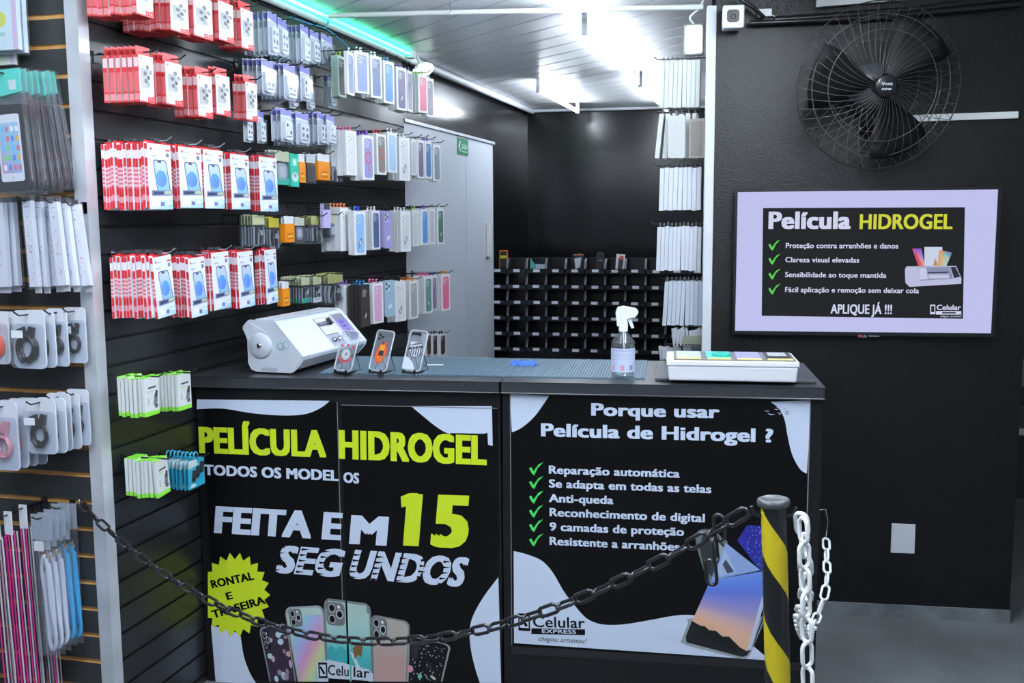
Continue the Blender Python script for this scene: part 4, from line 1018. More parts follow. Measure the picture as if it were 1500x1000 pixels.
for k in range(n):
    (xa, ya), (xb, yb) = arc[k], arc[k + 1]
    mb.add([(xa, ya, 0.022), (xb, yb, 0.022), (xb, yb, 0.116), (xa, ya, 0.116)], [(0, 1, 2, 3)], 'print', '#c8d0ea', T=T)
    if 2 <= k <= 15:
        for (za, zb, col) in ((0.106, 0.109, '#8f9bbd'), (0.096, 0.098, '#a9b3cf'), (0.088, 0.09, '#a9b3cf'), (0.08, 0.082, '#b3bbd4'), (0.072, 0.074, '#b3bbd4')):
            mb.add([(xa * 1.004, ya * 1.004, za), (xb * 1.004, yb * 1.004, za), (xb * 1.004, yb * 1.004, zb), (xa * 1.004, ya * 1.004, zb)], [(0, 1, 2, 3)], 'print', col, T=T)
    if k in (3, 8, 9, 13, 14):
        for q in (1.006,):
            mb.add([(xa * q, ya * q, 0.03), (xb * q, yb * q, 0.03), (xb * q, yb * q, 0.05), (xa * q, ya * q, 0.05)], [(0, 1, 2, 3)], 'print', '#d89aa6' if k < 10 else '#8c90a6', T=T)
mb.build('label', sb)
MB().lathe([(0.018, 0.180), (0.0185, 0.204), (0.016, 0.208), (0.0, 0.208)], 'white_plastic', n=20, T=T).build('collar', sb)
mb = MB().prism([(-0.020, 0.206), (0.014, 0.206), (0.012, 0.235), (0.045, 0.240), (0.052, 0.250), (0.052, 0.262), (0.046, 0.268), (0.0, 0.276), (-0.020, 0.272), (-0.026, 0.255)], -0.013, 0.013, 'white_plastic', T=T); sh_ = mb.build('spray_head', sb, bevel=0.004)
MB().prism([(0.016, 0.238), (0.026, 0.238), (0.034, 0.215), (0.040, 0.196), (0.034, 0.194), (0.024, 0.214)], -0.006, 0.006, 'white_plastic', T=T).build('trigger', sb, bevel=0.002)
MB().box(0.050, 0.058, -0.007, 0.007, 0.249, 0.263, 'white_plastic', T=T).build('nozzle', sb, bevel=0.002)
MB().tube([T @ Vector((0, 0, 0.18)), T @ Vector((0.004, 0, 0.09)), T @ Vector((0.01, 0, 0.01))], 0.003, 'white_plastic', n=6).build('dip_tube', sb)
# dark flat board, the white tray on it, and the sample card on top
a = cl(onZ(960, 553, WT)); b2 = cl(onZ(1193, 559, WT))
yb0 = cl(onZ(1075, 559, WT)).y - 0.02
o = MB().box(a.x, b2.x, yb0, yb0 + 0.33, WT + 0.0005, WT + 0.012, 'dark_grey', T=TCm).build('base_board', loc='base', bevel=0.002)
tag(o, 'flat dark grey board lying under the white tray', 'board')
zt = WT + 0.0125
a = cl(onZ(976, 557, zt)); b2 = cl(onZ(1171, 561, zt)); y0 = (a.y + b2.y) / 2; TH = 0.078; dp = 0.27
tr = empty('storage_tray', 'white lidded plastic tray on the counter next to the spray bottle', 'tray', TCm @ Vector(((a.x + b2.x) / 2, y0 + dp / 2, zt)), YAW)
mb = MB(); xa, xb = a.x + 0.004, b2.x - 0.004
v = [(xa + 0.006, y0 + 0.006, zt), (xb - 0.006, y0 + 0.006, zt), (xb - 0.006, y0 + dp - 0.006, zt), (xa + 0.006, y0 + dp - 0.006, zt), (xa, y0, zt + TH - 0.02), (xb, y0, zt + TH - 0.02), (xb, y0 + dp, zt + TH - 0.02), (xa, y0 + dp, zt + TH - 0.02)]
mb.add(v, [(0, 3, 2, 1), (4, 5, 6, 7), (0, 1, 5, 4), (1, 2, 6, 5), (2, 3, 7, 6), (3, 0, 4, 7)], 'white_plastic', T=TCm); mb.build('box', tr, bevel=0.006)
MB().box(a.x, b2.x, y0 - 0.004, y0 + dp + 0.004, zt + TH - 0.0199, zt + TH, 'white_plastic', T=TCm).build('lid', tr, bevel=0.004)
zz = zt + TH + 0.0005
sc_ = empty('sample_card', 'dark grey sample card with four coloured swatches on the white tray', 'sample card', TCm @ Vector(((a.x + b2.x) / 2, y0 + 0.1, zz)), YAW)
cx0, cx1 = a.x + 0.028, b2.x - 0.012
MB().box(cx0, cx1, y0 + 0.012, y0 + 0.25, zz, zz + 0.004, 'print', '#6e6c6d', T=TCm).build('card', sc_)
wsw = (cx1 - cx0) / 4
for k, col in enumerate(('#b7bdc4', '#59c9b6', '#9392cc', '#2a2b2e')):
    xa = cx0 + wsw * k + 0.01
    mb = MB().box(xa, xa + wsw - 0.02, y0 + 0.055, y0 + 0.235, zz + 0.0041, zz + 0.0065, 'print', col, T=TCm)
    if k == 3: mb.box(xa + 0.012, xa + wsw - 0.032, y0 + 0.12, y0 + 0.22, zz + 0.0066, zz + 0.0072, 'print', '#b9bcc0', T=TCm)
    s2 = mb.build('swatch', sc_)
    s2['label'] = ('pale grey swatch', 'teal swatch', 'lilac swatch', 'black and silver swatch')[k]
    MB().box(xa + 0.002, xa + wsw - 0.02, y0 + 0.014, y0 + 0.05, zz + 0.0041, zz + 0.0062, 'print', '#d9cf7a', T=TCm).build('yellow_strip', sc_)
xa = cx0 + wsw + 0.012
mb = MB().slab([(xa + wsw * 0.5 + 0.036 * math.cos(2 * PI * k / 20), y0 + 0.13 + 0.06 * math.sin(2 * PI * k / 20)) for k in range(20)], zz + 0.0066, zz + 0.012, 'print', '#2fae9d', T=TCm); mb.build('grip_disc', sc_)

# ================================================================== stanchion and chains
SY = 2.2
stp = onY(1133, 738, SY); ZTOP = stp.z
lean = math.radians(-2.6)
TS = Matrix.Translation((stp.x - ZTOP * math.tan(lean) * 0.0 + ZTOP * math.sin(-lean), SY + 0.03, 0.0)) @ Matrix.Rotation(lean, 4, 'Y')
sx = empty('stanchion', 'yellow and black striped barrier post holding the chains', 'barrier post', TS @ Vector((0, 0, 0)), 0)
R0 = 0.0275; H0 = ZTOP - 0.005; n = 40; rows = 60; v = []; f = []; cols = []
for j in range(rows + 1):
    z = 0.03 + (H0 - 0.03) * j / rows
    for k in range(n):
        a = 2 * PI * k / n - 2 * PI * z / 0.25 + 2.95
        v.append((R0 * math.cos(a), R0 * math.sin(a), z))
mbs = MB()
for j in range(rows):
    for k in range(n):
        mbs_col = 'yellow_tape' if k < n * 0.42 else 'black_satin'
        f.append(((j * n + k, j * n + (k + 1) % n, (j + 1) * n + (k + 1) % n, (j + 1) * n + k), mbs_col))
mbs.add(v, [q for q, c_ in f if c_ == 'yellow_tape'], 'yellow_tape', T=TS, smooth=True)
o0 = len(v)
mbs.add(v, [q for q, c_ in f if c_ == 'black_satin'], 'black_satin', T=TS, smooth=True)
mbs.build('post', sx)
MB().lathe([(0.029, -0.012), (0.034, -0.010), (0.0355, -0.002), (0.034, 0.004), (0.026, 0.007), (0.024, 0.005), (0.0, 0.006)], 'dark_grey', n=32, T=TS @ Matrix.Translation((0, 0, ZTOP))).build('cap', sx)
MB().lathe([(0.16, 0.0005), (0.16, 0.02), (0.12, 0.04), (0.03, 0.05), (0.0, 0.05)], 'black_plastic', n=32, T=Matrix.Translation(TS @ Vector((0, 0, 0)))).build('base', sx)
for s_ in (-1, 1):
    mb = MB().tube([TS @ Vector(p) for p in ((s_ * 0.027, -0.008, ZTOP - 0.03), (s_ * 0.040, -0.010, ZTOP - 0.028), (s_ * 0.044, -0.010, ZTOP - 0.018), (s_ * 0.047, -0.010, ZTOP - 0.010))], 0.004, 'black_plastic', n=8); mb.build('hook', sx)
def link_mb(mb, P, t, roll, L_, W_, r_, m):
    t = t.normalized(); h = Vector((0, 0, 1)) if abs(t.z) < 0.9 else Vector((0, 1, 0))
    u = t.cross(h).normalized(); w = t.cross(u); b = u * math.cos(roll) + w * math.sin(roll)
    hl = (L_ - W_) / 2; rr = W_ / 2 - r_; pts = []
    for k in range(7):
        a = -PI / 2 + PI * k / 6; pts.append(P + t * (hl + rr * math.cos(a)) + b * (rr * math.sin(a)))
    for k in range(7):
        a = PI / 2 + PI * k / 6; pts.append(P + t * (-hl + rr * math.cos(a)) + b * (rr * math.sin(a)))
    mb.tube(pts, r_, m, n=7, closed=True)
def chain_mb(path, m, L_=0.068, W_=0.033, r_=0.0047, roll0=0.35):
    P = [Vector(p) for p in path]; mb = MB(); pitch = L_ - 2 * r_
    cum = [0]
    for a, b in zip(P[:-1], P[1:]): cum.append(cum[-1] + (b - a).length)
    n = int(round(cum[-1] / pitch)); pitch = cum[-1] / max(n, 1)
    def at(s_):
        for i in range(len(P) - 1):
            if s_ <= cum[i + 1] or i == len(P) - 2:
                t = (s_ - cum[i]) / (cum[i + 1] - cum[i]); return P[i].lerp(P[i + 1], t)
    for k in range(n):
        a, b = at(k * pitch), at((k + 1) * pitch)
        link_mb(mb, (a + b) / 2, b - a, roll0 + (PI / 2 if k % 2 else 0) + RND.uniform(-0.15, 0.15), L_, W_, r_, m)
    return mb
SC_L = TS @ Vector((-0.055, -0.010, ZTOP - 0.020)); SC_R = TS @ Vector((0.056, -0.022, ZTOP - 0.020))
CA0 = onY(117, 736, YC - 0.028)
def sag_path(A, B, s_, n=80, skew=0.0):
    out = []
    for k in range(n + 1):
        t = k / n; q = 4 * t * (1 - t)
        p = A.lerp(B, t); p.z -= s_ * q; out.append(p)
    return out
def to_px(p):
    c = np.array(p - CAM) @ ROT; return 750 + FPX * c[0] / c[2], 500 + FPX * c[1] / c[2]
best = None
for k in range(40):
    s_ = 0.1 + 0.015 * k; pts = sag_path(CA0, SC_L, s_)
    e = min(pts, key=lambda p: abs(to_px(p)[0] - 600)); d = abs(to_px(e)[1] - 936)
    if best is None or d < best[0]: best = (d, s_)
BS = best[1]
mb = chain_mb(sag_path(CA0, SC_L, BS), 'chain_black')
A = SC_L + Vector((-0.06, 0.012, -0.055))
for k in range(3): link_mb(mb, A + Vector((-0.008 * k, 0, -0.052 * k + 0.01)), Vector((0.1, 0, -1)), 0.3 + (PI / 2) * (k % 2), 0.066, 0.032, 0.0042, 'chain_black')
tag(mb.build('barrier_chain', loc='base'), 'black plastic chain sagging from the slatted panel to the striped post', 'chain')
mb = MB().tube([(CA0.x - 0.004, YC + 0.003, CA0.z + 0.004), (CA0.x - 0.002, YC - 0.02, CA0.z + 0.006), (CA0.x, YC - 0.032, CA0.z + 0.018), (CA0.x + 0.004, YC - 0.036, CA0.z + 0.0), (CA0.x, YC - 0.03, CA0.z - 0.016)], 0.003, 'chrome', n=6)
tag(mb.build('eye_hook', loc='base'), 'metal hook in the slatted panel where the black chain ends', 'hook')
far_b = onY(1193, 912, 3.72); far_m = onY(1180, 928, 3.3); near_b = onY(1172, 905, 2.5)
wpath = [SC_R, SC_R.lerp(near_b, 0.5) + Vector((0.012, -0.06, -0.02)), near_b, onY(1175, 926, 2.9), far_m, far_b, far_b.lerp(CHAIN_END, 0.45) + Vector((0.022, -0.03, 0)), CHAIN_END]
mb = chain_mb(smooth_path(wpath, 8), 'chain_white', 0.066, 0.036, 0.005)
tag(mb.build('barrier_chain', loc='base'), 'white plastic chain looping from the striped post to the counter side', 'chain')
S2 = SC_R + Vector((0.004, -0.024, -0.002))
mb = chain_mb([S2, S2 + Vector((0.012, -0.001, -0.2)), S2 + Vector((0.022, 0.0, -0.42)), S2 + Vector((0.03, 0.0, -0.60))], 'chain_white', 0.062, 0.034, 0.0048, 0.8)
tag(mb.build('barrier_chain', loc='base'), 'white plastic chain hanging straight down beside the striped post', 'chain')

# ================================================================== goods on hooks
# every item is built hanging from (0, 0, 0): face towards -y, +x to its right, item below its hole
def spine(mb, x, y0, y1, z0, z1, bands, col0):
    zt = z1; H = z1 - z0
    for fr_, col in bands:
        zb = zt - H * fr_
        mb.add([(x, y0, zb), (x, y1, zb), (x, y1, zt), (x, y0, zt)], [(0, 1, 2, 3)], 'print', col); zt = zb
def film_box(w, h, t, front=True):
    mb = MB(); RED = '#c8262c'; x0, x1 = -w / 2, w / 2
    mb.box(x0, x1, 0, t, -h, 0, 'print', '#dfe3ee')
    spine(mb, x0 - 0.0004, 0.0006, t - 0.0006, -h, 0, [(0.09, RED), (0.13, '#e6dfe6'), (0.13, RED)] + [(0.035, '#e3b7bf'), (0.03, '#d0606a')] * 5 + [(0.12, RED), (0.09, '#d98b94'), (0.115, RED)], RED)
    if front:
        def S(pts, k, col): mb.sheet([(x0 + w * a, -h * (1 - b)) for a, b in pts], -0.0004 - 0.00025 * k, 'print', col)
        S([(0, 0.0), (1, 0), (1, 0.16), (0, 0.14)], 0, ['#d9e6f5', '#8fc6ee', '#b8daf2', '#dde8f4'])
        ph = rot2(rrect(0.2, 0.78, 0.22, 0.76, 0.09), 0); ph = [(a + (0.5 - b) * 0.30 + 0.08, b) for a, b in ph]
        S(ph, 1, '#3a4668'); S([(0.5 + (a - 0.5) * 0.9, 0.49 + (b - 0.49) * 0.94) for a, b in ph], 2, [ramp(['#79b8ea', '#9fb4ee', '#c3d0f4'], (b - 0.2) / 0.56) for a, b in ph])
        S([(a + 0.05, b) for a, b in circ(0.48, 0.47, 0.24, 16, 0.13)], 3, [ramp(['#3f9fe0', '#6f9be6', '#5a78d8'], k / 16) for k in range(16)])
        S([(0.40, 0.715), (0.56, 0.715), (0.56, 0.74), (0.40, 0.74)], 3, '#1d2236')
        S([(0.1, 0.2), (0.95, 0.22), (0.97, 0.3), (0.1, 0.29)], 4, '#7e88a8'); S([(0.16, 0.22), (0.6, 0.23), (0.6, 0.275), (0.16, 0.27)], 5, '#333c5c'); S([(0.66, 0.235), (0.92, 0.24), (0.92, 0.285), (0.66, 0.28)], 5, '#b9c39a')
        S([(0.05, 0.03), (0.42, 0.04), (0.42, 0.16), (0.05, 0.15)], 6, '#e4e8f0'); S([(0.46, 0.05), (0.62, 0.05), (0.62, 0.11), (0.46, 0.11)], 6, '#7c6fa8'); S([(0.74, 0.08), (0.92, 0.085), (0.92, 0.11), (0.74, 0.105)], 6, '#e8f0fa')
        S([(0.76, 0.90), (0.95, 0.90), (0.95, 0.925), (0.76, 0.925)], 4, '#c9505c'); S([(0.78, 0.81), (0.9, 0.81), (0.9, 0.87), (0.78, 0.87)], 4, '#6b7390')
        S(circ(0.14, 0.92, 0.04, 10, 0.02), 4, '#a8404c'); S([(0.14, 0.80), (0.36, 0.80), (0.36, 0.83), (0.14, 0.83)], 4, '#b6bccb'); S([(0.22, 0.905), (0.44, 0.905), (0.44, 0.92), (0.22, 0.92)], 4, '#b6bccb')
    parts = [('hang_tab', MB().box(-w * 0.16, w * 0.16, t * 0.4, t * 0.5, 0.0, 0.020, 'matt_print', '#2b2b30').box(-w * 0.4, w * 0.4, t * 0.4, t * 0.5, -0.0002, 0.008, 'print', '#c8262c'))]
    return mb, parts
def protector_box(w, h, t, front=True):
    mb = MB(); RED = '#d03a3c'; x0, x1 = -w / 2, w / 2
    mb.box(x0, x1, 0, t, -h, 0, 'print', RED)
    spine(mb, x0 - 0.0004, 0.001, t - 0.001, -h, 0, [(0.06, RED), (0.2, '#e6c9cc'), (0.1, RED), (0.42, '#d9686c'), (0.04, RED), (0.14, '#e09094')], RED)
    mb.add([(x0 - 0.0002, -0.0002, -h), (x0 + 0.0016, -0.0002, -h), (x0 + 0.0016, -0.0002, 0), (x0 - 0.0002, -0.0002, 0)], [(0, 1, 2, 3)], 'print', '#e8dadd')
    if front:
        def S(pts, k, col): mb.sheet([(x0 + w * a, -h * (1 - b)) for a, b in pts], -0.0004 - 0.00025 * k, 'print', col)
        S([(0.03, 0.13), (0.8, 0.13), (0.98, 0.17), (0.98, 1.0), (0.03, 1.0)], 0, '#d3d7df')
        S(rrect(0.12, 0.66, 0.22, 0.72, 0.07), 1, ['#9b9fa5'] * 10 + ['#b3b7b3'] * 10); S([(0.15, 0.25), (0.62, 0.25), (0.62, 0.30), (0.15, 0.30)], 2, '#d4d6da')
        for a, b, c_ in ((0.58, 0.76, '#6f7276'), (0.40, 0.62, '#5d5f63'), (0.78, 0.66, '#8a8d90'), (0.62, 0.54, '#4e5054'), (0.44, 0.46, '#64666a'), (0.6, 0.4, '#94979a')):
            S(circ(a, b, 0.12, 12, 0.055), 2, '#8b8e92'); S(circ(a, b, 0.095, 12, 0.043), 3, c_)
        S(circ(0.16, 0.93, 0.05, 10, 0.022), 2, '#b8505a'); S([(0.3, 0.92), (0.6, 0.92), (0.6, 0.94), (0.3, 0.94)], 2, '#c9ccd2'); S([(0.7, 0.92), (0.93, 0.92), (0.93, 0.945), (0.7, 0.945)], 2, '#caa4aa')
        S([(0.0, 0.03), (0.5, 0.03), (0.5, 0.16), (0.0, 0.16)], 4, '#e8ebf0')
        for a in (0.62, 0.74, 0.86): S(circ(a, 0.08, 0.035, 8, 0.018), 2, '#e9a9a0')
    parts = [('hang_tab', MB().box(-w * 0.5, w * 0.42, t * 0.42, t * 0.5, -0.001, 0.030, 'print', '#d8474a'))]
    return mb, parts
PH_CAM = '#e3e6ec'
def case_box(w, h, t, col='#8fb0e0', col2=None, ring=False, clip='#d8d8dc', front=True, boxed=True, badge=False, bodycol='#dfe1e4', window='#eceef2', clearcase=False):
    mb = MB(); x0, x1 = -w / 2, w / 2
    mb.box(x0, x1, 0, t, -h, 0, 'print', bodycol)
    parts = []
    if front:
        def S(m_, pts, k, c_): m_.sheet([(x0 + w * a, -h * (1 - b)) for a, b in pts], -0.0004 - 0.0003 * k, 'print', c_)
        S(mb, [(0.06, 0.03), (0.94, 0.03), (0.94, 0.97), (0.06, 0.97)], 0, window)
        p = MB(); c1_ = col; c2_ = col2 or col
        pts = rrect(0.16, 0.86, 0.05, 0.93, 0.10)
        pz = [(x0 + w * a, -h * (1 - b)) for a, b in pts]
        p.sheet(pz, -0.0010, 'print', [mixc(c1_, c2_, (1 - b)) for a, b in pts])
        def Q(pts_, k, c_): p.sheet([(x0 + w * a, -h * (1 - b)) for a, b in pts_], -0.0012 - 0.0003 * k, 'print', c_)
        Q(rrect(0.2, 0.55, 0.72, 0.9, 0.05), 0, mixc(col, '#ffffff', 0.22))
        for a, b in ((0.29, 0.855), (0.29, 0.77), (0.46, 0.81)): Q(circ(a, b, 0.075, 10, 0.037), 1, mixc(col, '#e8ecf4', 0.55)); Q(circ(a, b, 0.045, 10, 0.022), 2, mixc(col, '#20222a', 0.6))
        Q(circ(0.66, 0.84, 0.035, 8, 0.018), 1, '#e6e8ec')
        if ring:
            rg = [(0.5 + 0.27 * math.cos(t_), 0.5 + 0.145 * math.sin(t_)) for t_ in [2 * PI * k / 24 for k in range(25)]] + [(0.5 + 0.2 * math.cos(t_), 0.5 + 0.11 * math.sin(t_)) for t_ in [2 * PI * (24 - k) / 24 for k in range(25)]]
            Q(rg, 1, '#cf5a4e'); Q([(0.47, 0.2), (0.53, 0.2), (0.53, 0.31), (0.47, 0.31)], 1, '#cf5a4e')
        else:
            Q([(0.42, 0.5), (0.62, 0.52), (0.62, 0.535), (0.42, 0.52)], 1, mixc(col, '#c04a5a', 0.4))
        if badge:
            Q(rot2([(0.36, 0.22), (0.64, 0.22), (0.64, 0.34), (0.36, 0.34)], 30, 0.5, 0.28), 1, '#41454d'); Q(rot2([(0.41, 0.245), (0.59, 0.245), (0.59, 0.315), (0.41, 0.315)], 30, 0.5, 0.28), 2, '#dde0e6')
        parts.append(('phone_case', p))
    parts.append(('hang_clip', MB().box(-0.008, 0.008, t * 0.3, t * 0.6, -0.001, 0.022, 'print', clip)))
    return mb, parts
def bare_case(w, h, t, col='#8fb0c8', front=True):
    mb = MB().prism([(x, z) for x, z in rrect(-w / 2, w / 2, -h, 0, w * 0.16)], 0, t, 'print', col)
    p = MB(); p.sheet(rrect(-w * 0.42, w * 0.05, -h * 0.3, -h * 0.05, w * 0.1), -0.0006, 'print', mixc(col, '#ffffff', 0.3))
    for a, b in ((-0.3, -0.10), (-0.3, -0.23), (-0.08, -0.165)): p.sheet(circ(a * w, b * h, w * 0.085, 10), -0.001, 'print', '#3b4654')
    q = MB().sheet(rot2([(-w * 0.2, -h * 0.78), (w * 0.2, -h * 0.76), (w * 0.2, -h * 0.66), (-w * 0.2, -h * 0.68)], 12, 0, -h * 0.72), -0.0008, 'print', '#dfe4ea')
    return mb, [('camera_print', p), ('sticker', q), ('hang_clip', MB().box(-0.012, 0.012, t * 0.3, t * 0.6, -0.001, 0.02, 'print', '#1b1c1f'))]
def mini_blister(w, h, t, head='#7f7fc6', product='#dfe2e6', front=True, disc=False, seed=1):
    r = random.Random(seed); slim = w < h * 0.34
    mb = MB().box(-w / 2, w / 2, t * 0.86, t * 0.92, -h, 0.016, 'print', '#d5dae2')
    mb.sheet([(-w / 2, -h * r.uniform(0.06, 0.1)), (w / 2, -h * r.uniform(0.1, 0.16)), (w / 2, 0.014), (-w / 2, 0.014)], t * 0.86 - 0.0005, 'print', head)
    parts = []; p = MB()
    if disc: p.prism(circ(0, -h * 0.58, w * 0.42, 18, h * 0.3), 0.0005, t * 0.5, 'print', '#b4bac2'); p.sheet(circ(0, -h * 0.58, w * 0.34, 18, h * 0.25), 0.0002, 'print', '#6f7580')
    else:
        k = r.uniform(0.22, 0.32)
        p.prism([(x, z) for x, z in rrect(-w * 0.36, w * 0.36, -h * 0.94, -h * k, w * 0.12)], 0.002, t * 0.84, 'print', r.choice(['#e2e5ea', '#d6dae0', '#dde0e6']))
        cols = r.choice(['#5c626c', '#6d7480', '#4a4f58'])
        for a, b in ((-0.16, 0.44), (0.16, 0.46), (-0.15, 0.66), (0.17, 0.68)):
            if r.random() < 0.85: p.sheet(circ(a * w, -h * b, w * r.uniform(0.07, 0.12), 9, h * r.uniform(0.04, 0.08)), 0.0014, 'print', cols)
        p.sheet([(-w * 0.3, -h * 0.86), (w * 0.25, -h * 0.85), (w * 0.25, -h * 0.8), (-w * 0.3, -h * 0.81)], 0.0014, 'print', '#8a90a0')
    parts.append(('product', p))
    b = MB().prism([(-w * 0.5, -h * 0.99), (w * 0.44, -h), (w * 0.5, -h * 0.9), (w * 0.48, -h * 0.18), (-w * 0.48, -h * 0.16)], 0.0, t * 0.85, 'clear_film'); parts.append(('blister', b))
    return mb, parts
def clear_bag(w, h, t, head='#d8dbc0', content='#1d1f22', stuff='cable', foot=None, front=True):
    mb = MB().prism([(-w / 2, -h), (w / 2, -h), (w * 0.48, 0.012), (-w * 0.48, 0.012)], t * 0.1, t * 0.9, 'clear_film')
    parts = [('header_card', MB().box(-w * 0.47, w * 0.47, t * 0.3, t * 0.36, -h * 0.24, 0.013, 'print', head))]
    c_ = MB(); r = random.Random(int(w * 10000) + int(h * 1000))
    if stuff == 'cable':
        for k in range(7):
            x = (-0.36 + 0.12 * k) * w
            c_.tube([(x, t * r.uniform(0.3, 0.7), -h * r.uniform(0.26, 0.4)), (x + r.uniform(-0.1, 0.1) * w, t * 0.5, -h * 0.6), (x + r.uniform(-0.08, 0.08) * w, t * 0.5, -h * r.uniform(0.88, 0.98))], w * 0.04, 'print', content if k % 3 else '#8f949b', n=5)
        c_.box(-w * 0.3, w * 0.12, t * 0.25, t * 0.6, -h * 0.52, -h * 0.36, 'print', content); c_.box(w * 0.1, w * 0.34, t * 0.2, t * 0.5, -h * 0.62, -h * 0.44, 'print', '#9fa5ad')
    elif stuff == 'block':
        c_.box(-w * 0.38, w * 0.38, t * 0.2, t * 0.8, -h * 0.92, -h * 0.34, 'print', content)
    elif stuff == 'lens':
        c_.prism(rrect(-w * 0.34, w * 0.34, -h * 0.85, -h * 0.3, w * 0.18), t * 0.3, t * 0.6, 'print', content); c_.sheet(rrect(-w * 0.2, w * 0.2, -h * 0.74, -h * 0.4, w * 0.1), t * 0.28, 'print', '#b4bac2')
    parts.append(('contents', c_))
    if foot: parts.append(('foot_card', MB().box(-w * 0.46, w * 0.46, t * 0.3, t * 0.36, -h * 0.99, -h * 0.78, 'print', foot)))
    return mb, parts
def orange_pack(w, h, t, front=True):
    mb = MB().box(-w / 2, w / 2, 0, t, -h, -h * 0.22, 'print', '#e08a1e')
    mb.sheet([(-w * 0.3, -h * 0.9), (w * 0.3, -h * 0.88), (w * 0.3, -h * 0.6), (-w * 0.3, -h * 0.62)], -0.0006, 'print', '#c06f16'); mb.sheet([(-w * 0.22, -h * 0.8), (w * 0.26, -h * 0.78), (w * 0.26, -h * 0.7), (-w * 0.22, -h * 0.72)], -0.0009, 'print', '#eebb62')
    return mb, [('header_card', MB().box(-w * 0.5, w * 0.5, t * 0.3, t * 0.4, -h * 0.219, 0.012, 'print', '#dcdfe4'))]
def teal_pack(w, h, t, front=True):
    mb = MB().box(-w / 2, w / 2, 0, t, -h, 0.012, 'print', '#2fae97')
    mb.sheet([(-w * 0.34, -h * 0.32), (w * 0.34, -h * 0.32), (w * 0.34, -h * 0.06), (-w * 0.34, -h * 0.06)], -0.0006, 'print', '#5cc8b4'); mb.sheet(circ(0, -h * 0.2, w * 0.18, 10), -0.0009, 'print', '#cfe6e2')
    mb.sheet(circ(0.02 * w, -h * 0.68, w * 0.4, 16, h * 0.16), -0.0006, 'print', '#c9d8da'); mb.sheet(circ(0.02 * w, -h * 0.62, w * 0.2, 12, h * 0.07), -0.0009, 'print', '#8da3a6')
    return mb, []
def green_card(w, h, t, front=True):
    mb = MB().box(-w / 2, w / 2, 0, t, -h, 0.010, 'print', '#d3d8d8')
    G = '#86dc3f'; x0 = -w / 2
    for s_ in (x0 - 0.0004,):
        mb.add([(s_, 0, -h), (s_, t, -h), (s_, t, -h * 0.88), (s_, 0, -h * 0.88)], [(0, 1, 2, 3)], 'print', G)
    mb.box(-w / 2 - 0.0002, w / 2 + 0.0002, -0.0002, t + 0.0002, 0.0101, 0.0125, 'print', G)
    def S(pts, k, c_): mb.sheet([(x0 + w * a, -h * (1 - b)) for a, b in pts], -0.0005 - 0.0003 * k, 'print', c_)
    S([(0, 0), (1, 0), (1, 0.11), (0, 0.14)], 0, G); S([(0.25, 0.76), (0.8, 0.77), (0.8, 0.82), (0.25, 0.81)], 0, '#3a3c3e'); S([(0.2, 0.66), (0.55, 0.67), (0.55, 0.70), (0.2, 0.69)], 0, '#a9dc6c')
    S(rot2([(0.55, 0.3), (0.85, 0.32), (0.95, 0.62), (0.7, 0.6)], 8, 0.75, 0.45), 0, '#6f7478'); S([(0.68, 0.48), (0.86, 0.5), (0.9, 0.68), (0.76, 0.68)], 1, '#2b2d30'); S(circ(0.78, 0.25, 0.14, 10, 0.07), 0, '#5a5d61')
    S([(0.2, 0.3), (0.3, 0.3), (0.3, 0.5), (0.2, 0.5)], 0, '#aab0b2')
    return mb, []
def cyan_card(w, h, t, front=True):
    mb = MB().box(-w / 2, w / 2, t * 0.3, t * 0.6, -h, 0.0, 'print', '#2f9fc0'); x0 = -w / 2
    def S(pts, k, c_): mb.sheet([(x0 + w * a, -h * (1 - b)) for a, b in pts], t * 0.3 - 0.0005 - 0.0003 * k, 'print', c_)
    S([(0.0, 0.72), (0.6, 0.78), (0.5, 1.0), (0.0, 1.0)], 0, '#c7d3d2'); S([(0.1, 0.04), (0.4, 0.04), (0.4, 0.16), (0.1, 0.16)], 0, '#cfd6d8')
    parts = [('hang_loop', MB().tube([(0.014 * math.cos(t_), t * 0.45, 0.010 + 0.018 * math.sin(t_)) for t_ in [2 * PI * k / 12 for k in range(12)]], 0.003, 'print', '#2f9fc0', n=5, closed=True))]
    p = MB()
    for a, b in ((0.3, 0.45), (0.54, 0.55), (0.8, 0.66)):
        p.prism([(x0 + w * x, -h * (1 - z)) for x, z in rot2(rrect(a - 0.1, a + 0.1, b - 0.2, b + 0.2, 0.08), -12, a, b)], -t * 0.1, t * 0.29, 'print', '#26282b')
    parts.append(('product', p))
    return mb, parts
def white_pouch(w, h, t, front=True):
    mb = MB().box(-w / 2, w / 2, 0, t, -h, 0.006, 'print', '#b8b0dc')
    return mb, [('header_card', MB().box(-w * 0.4, w * 0.4, -0.001, t + 0.001, -h * 0.2, 0.010, 'print', '#3c3d42'))]

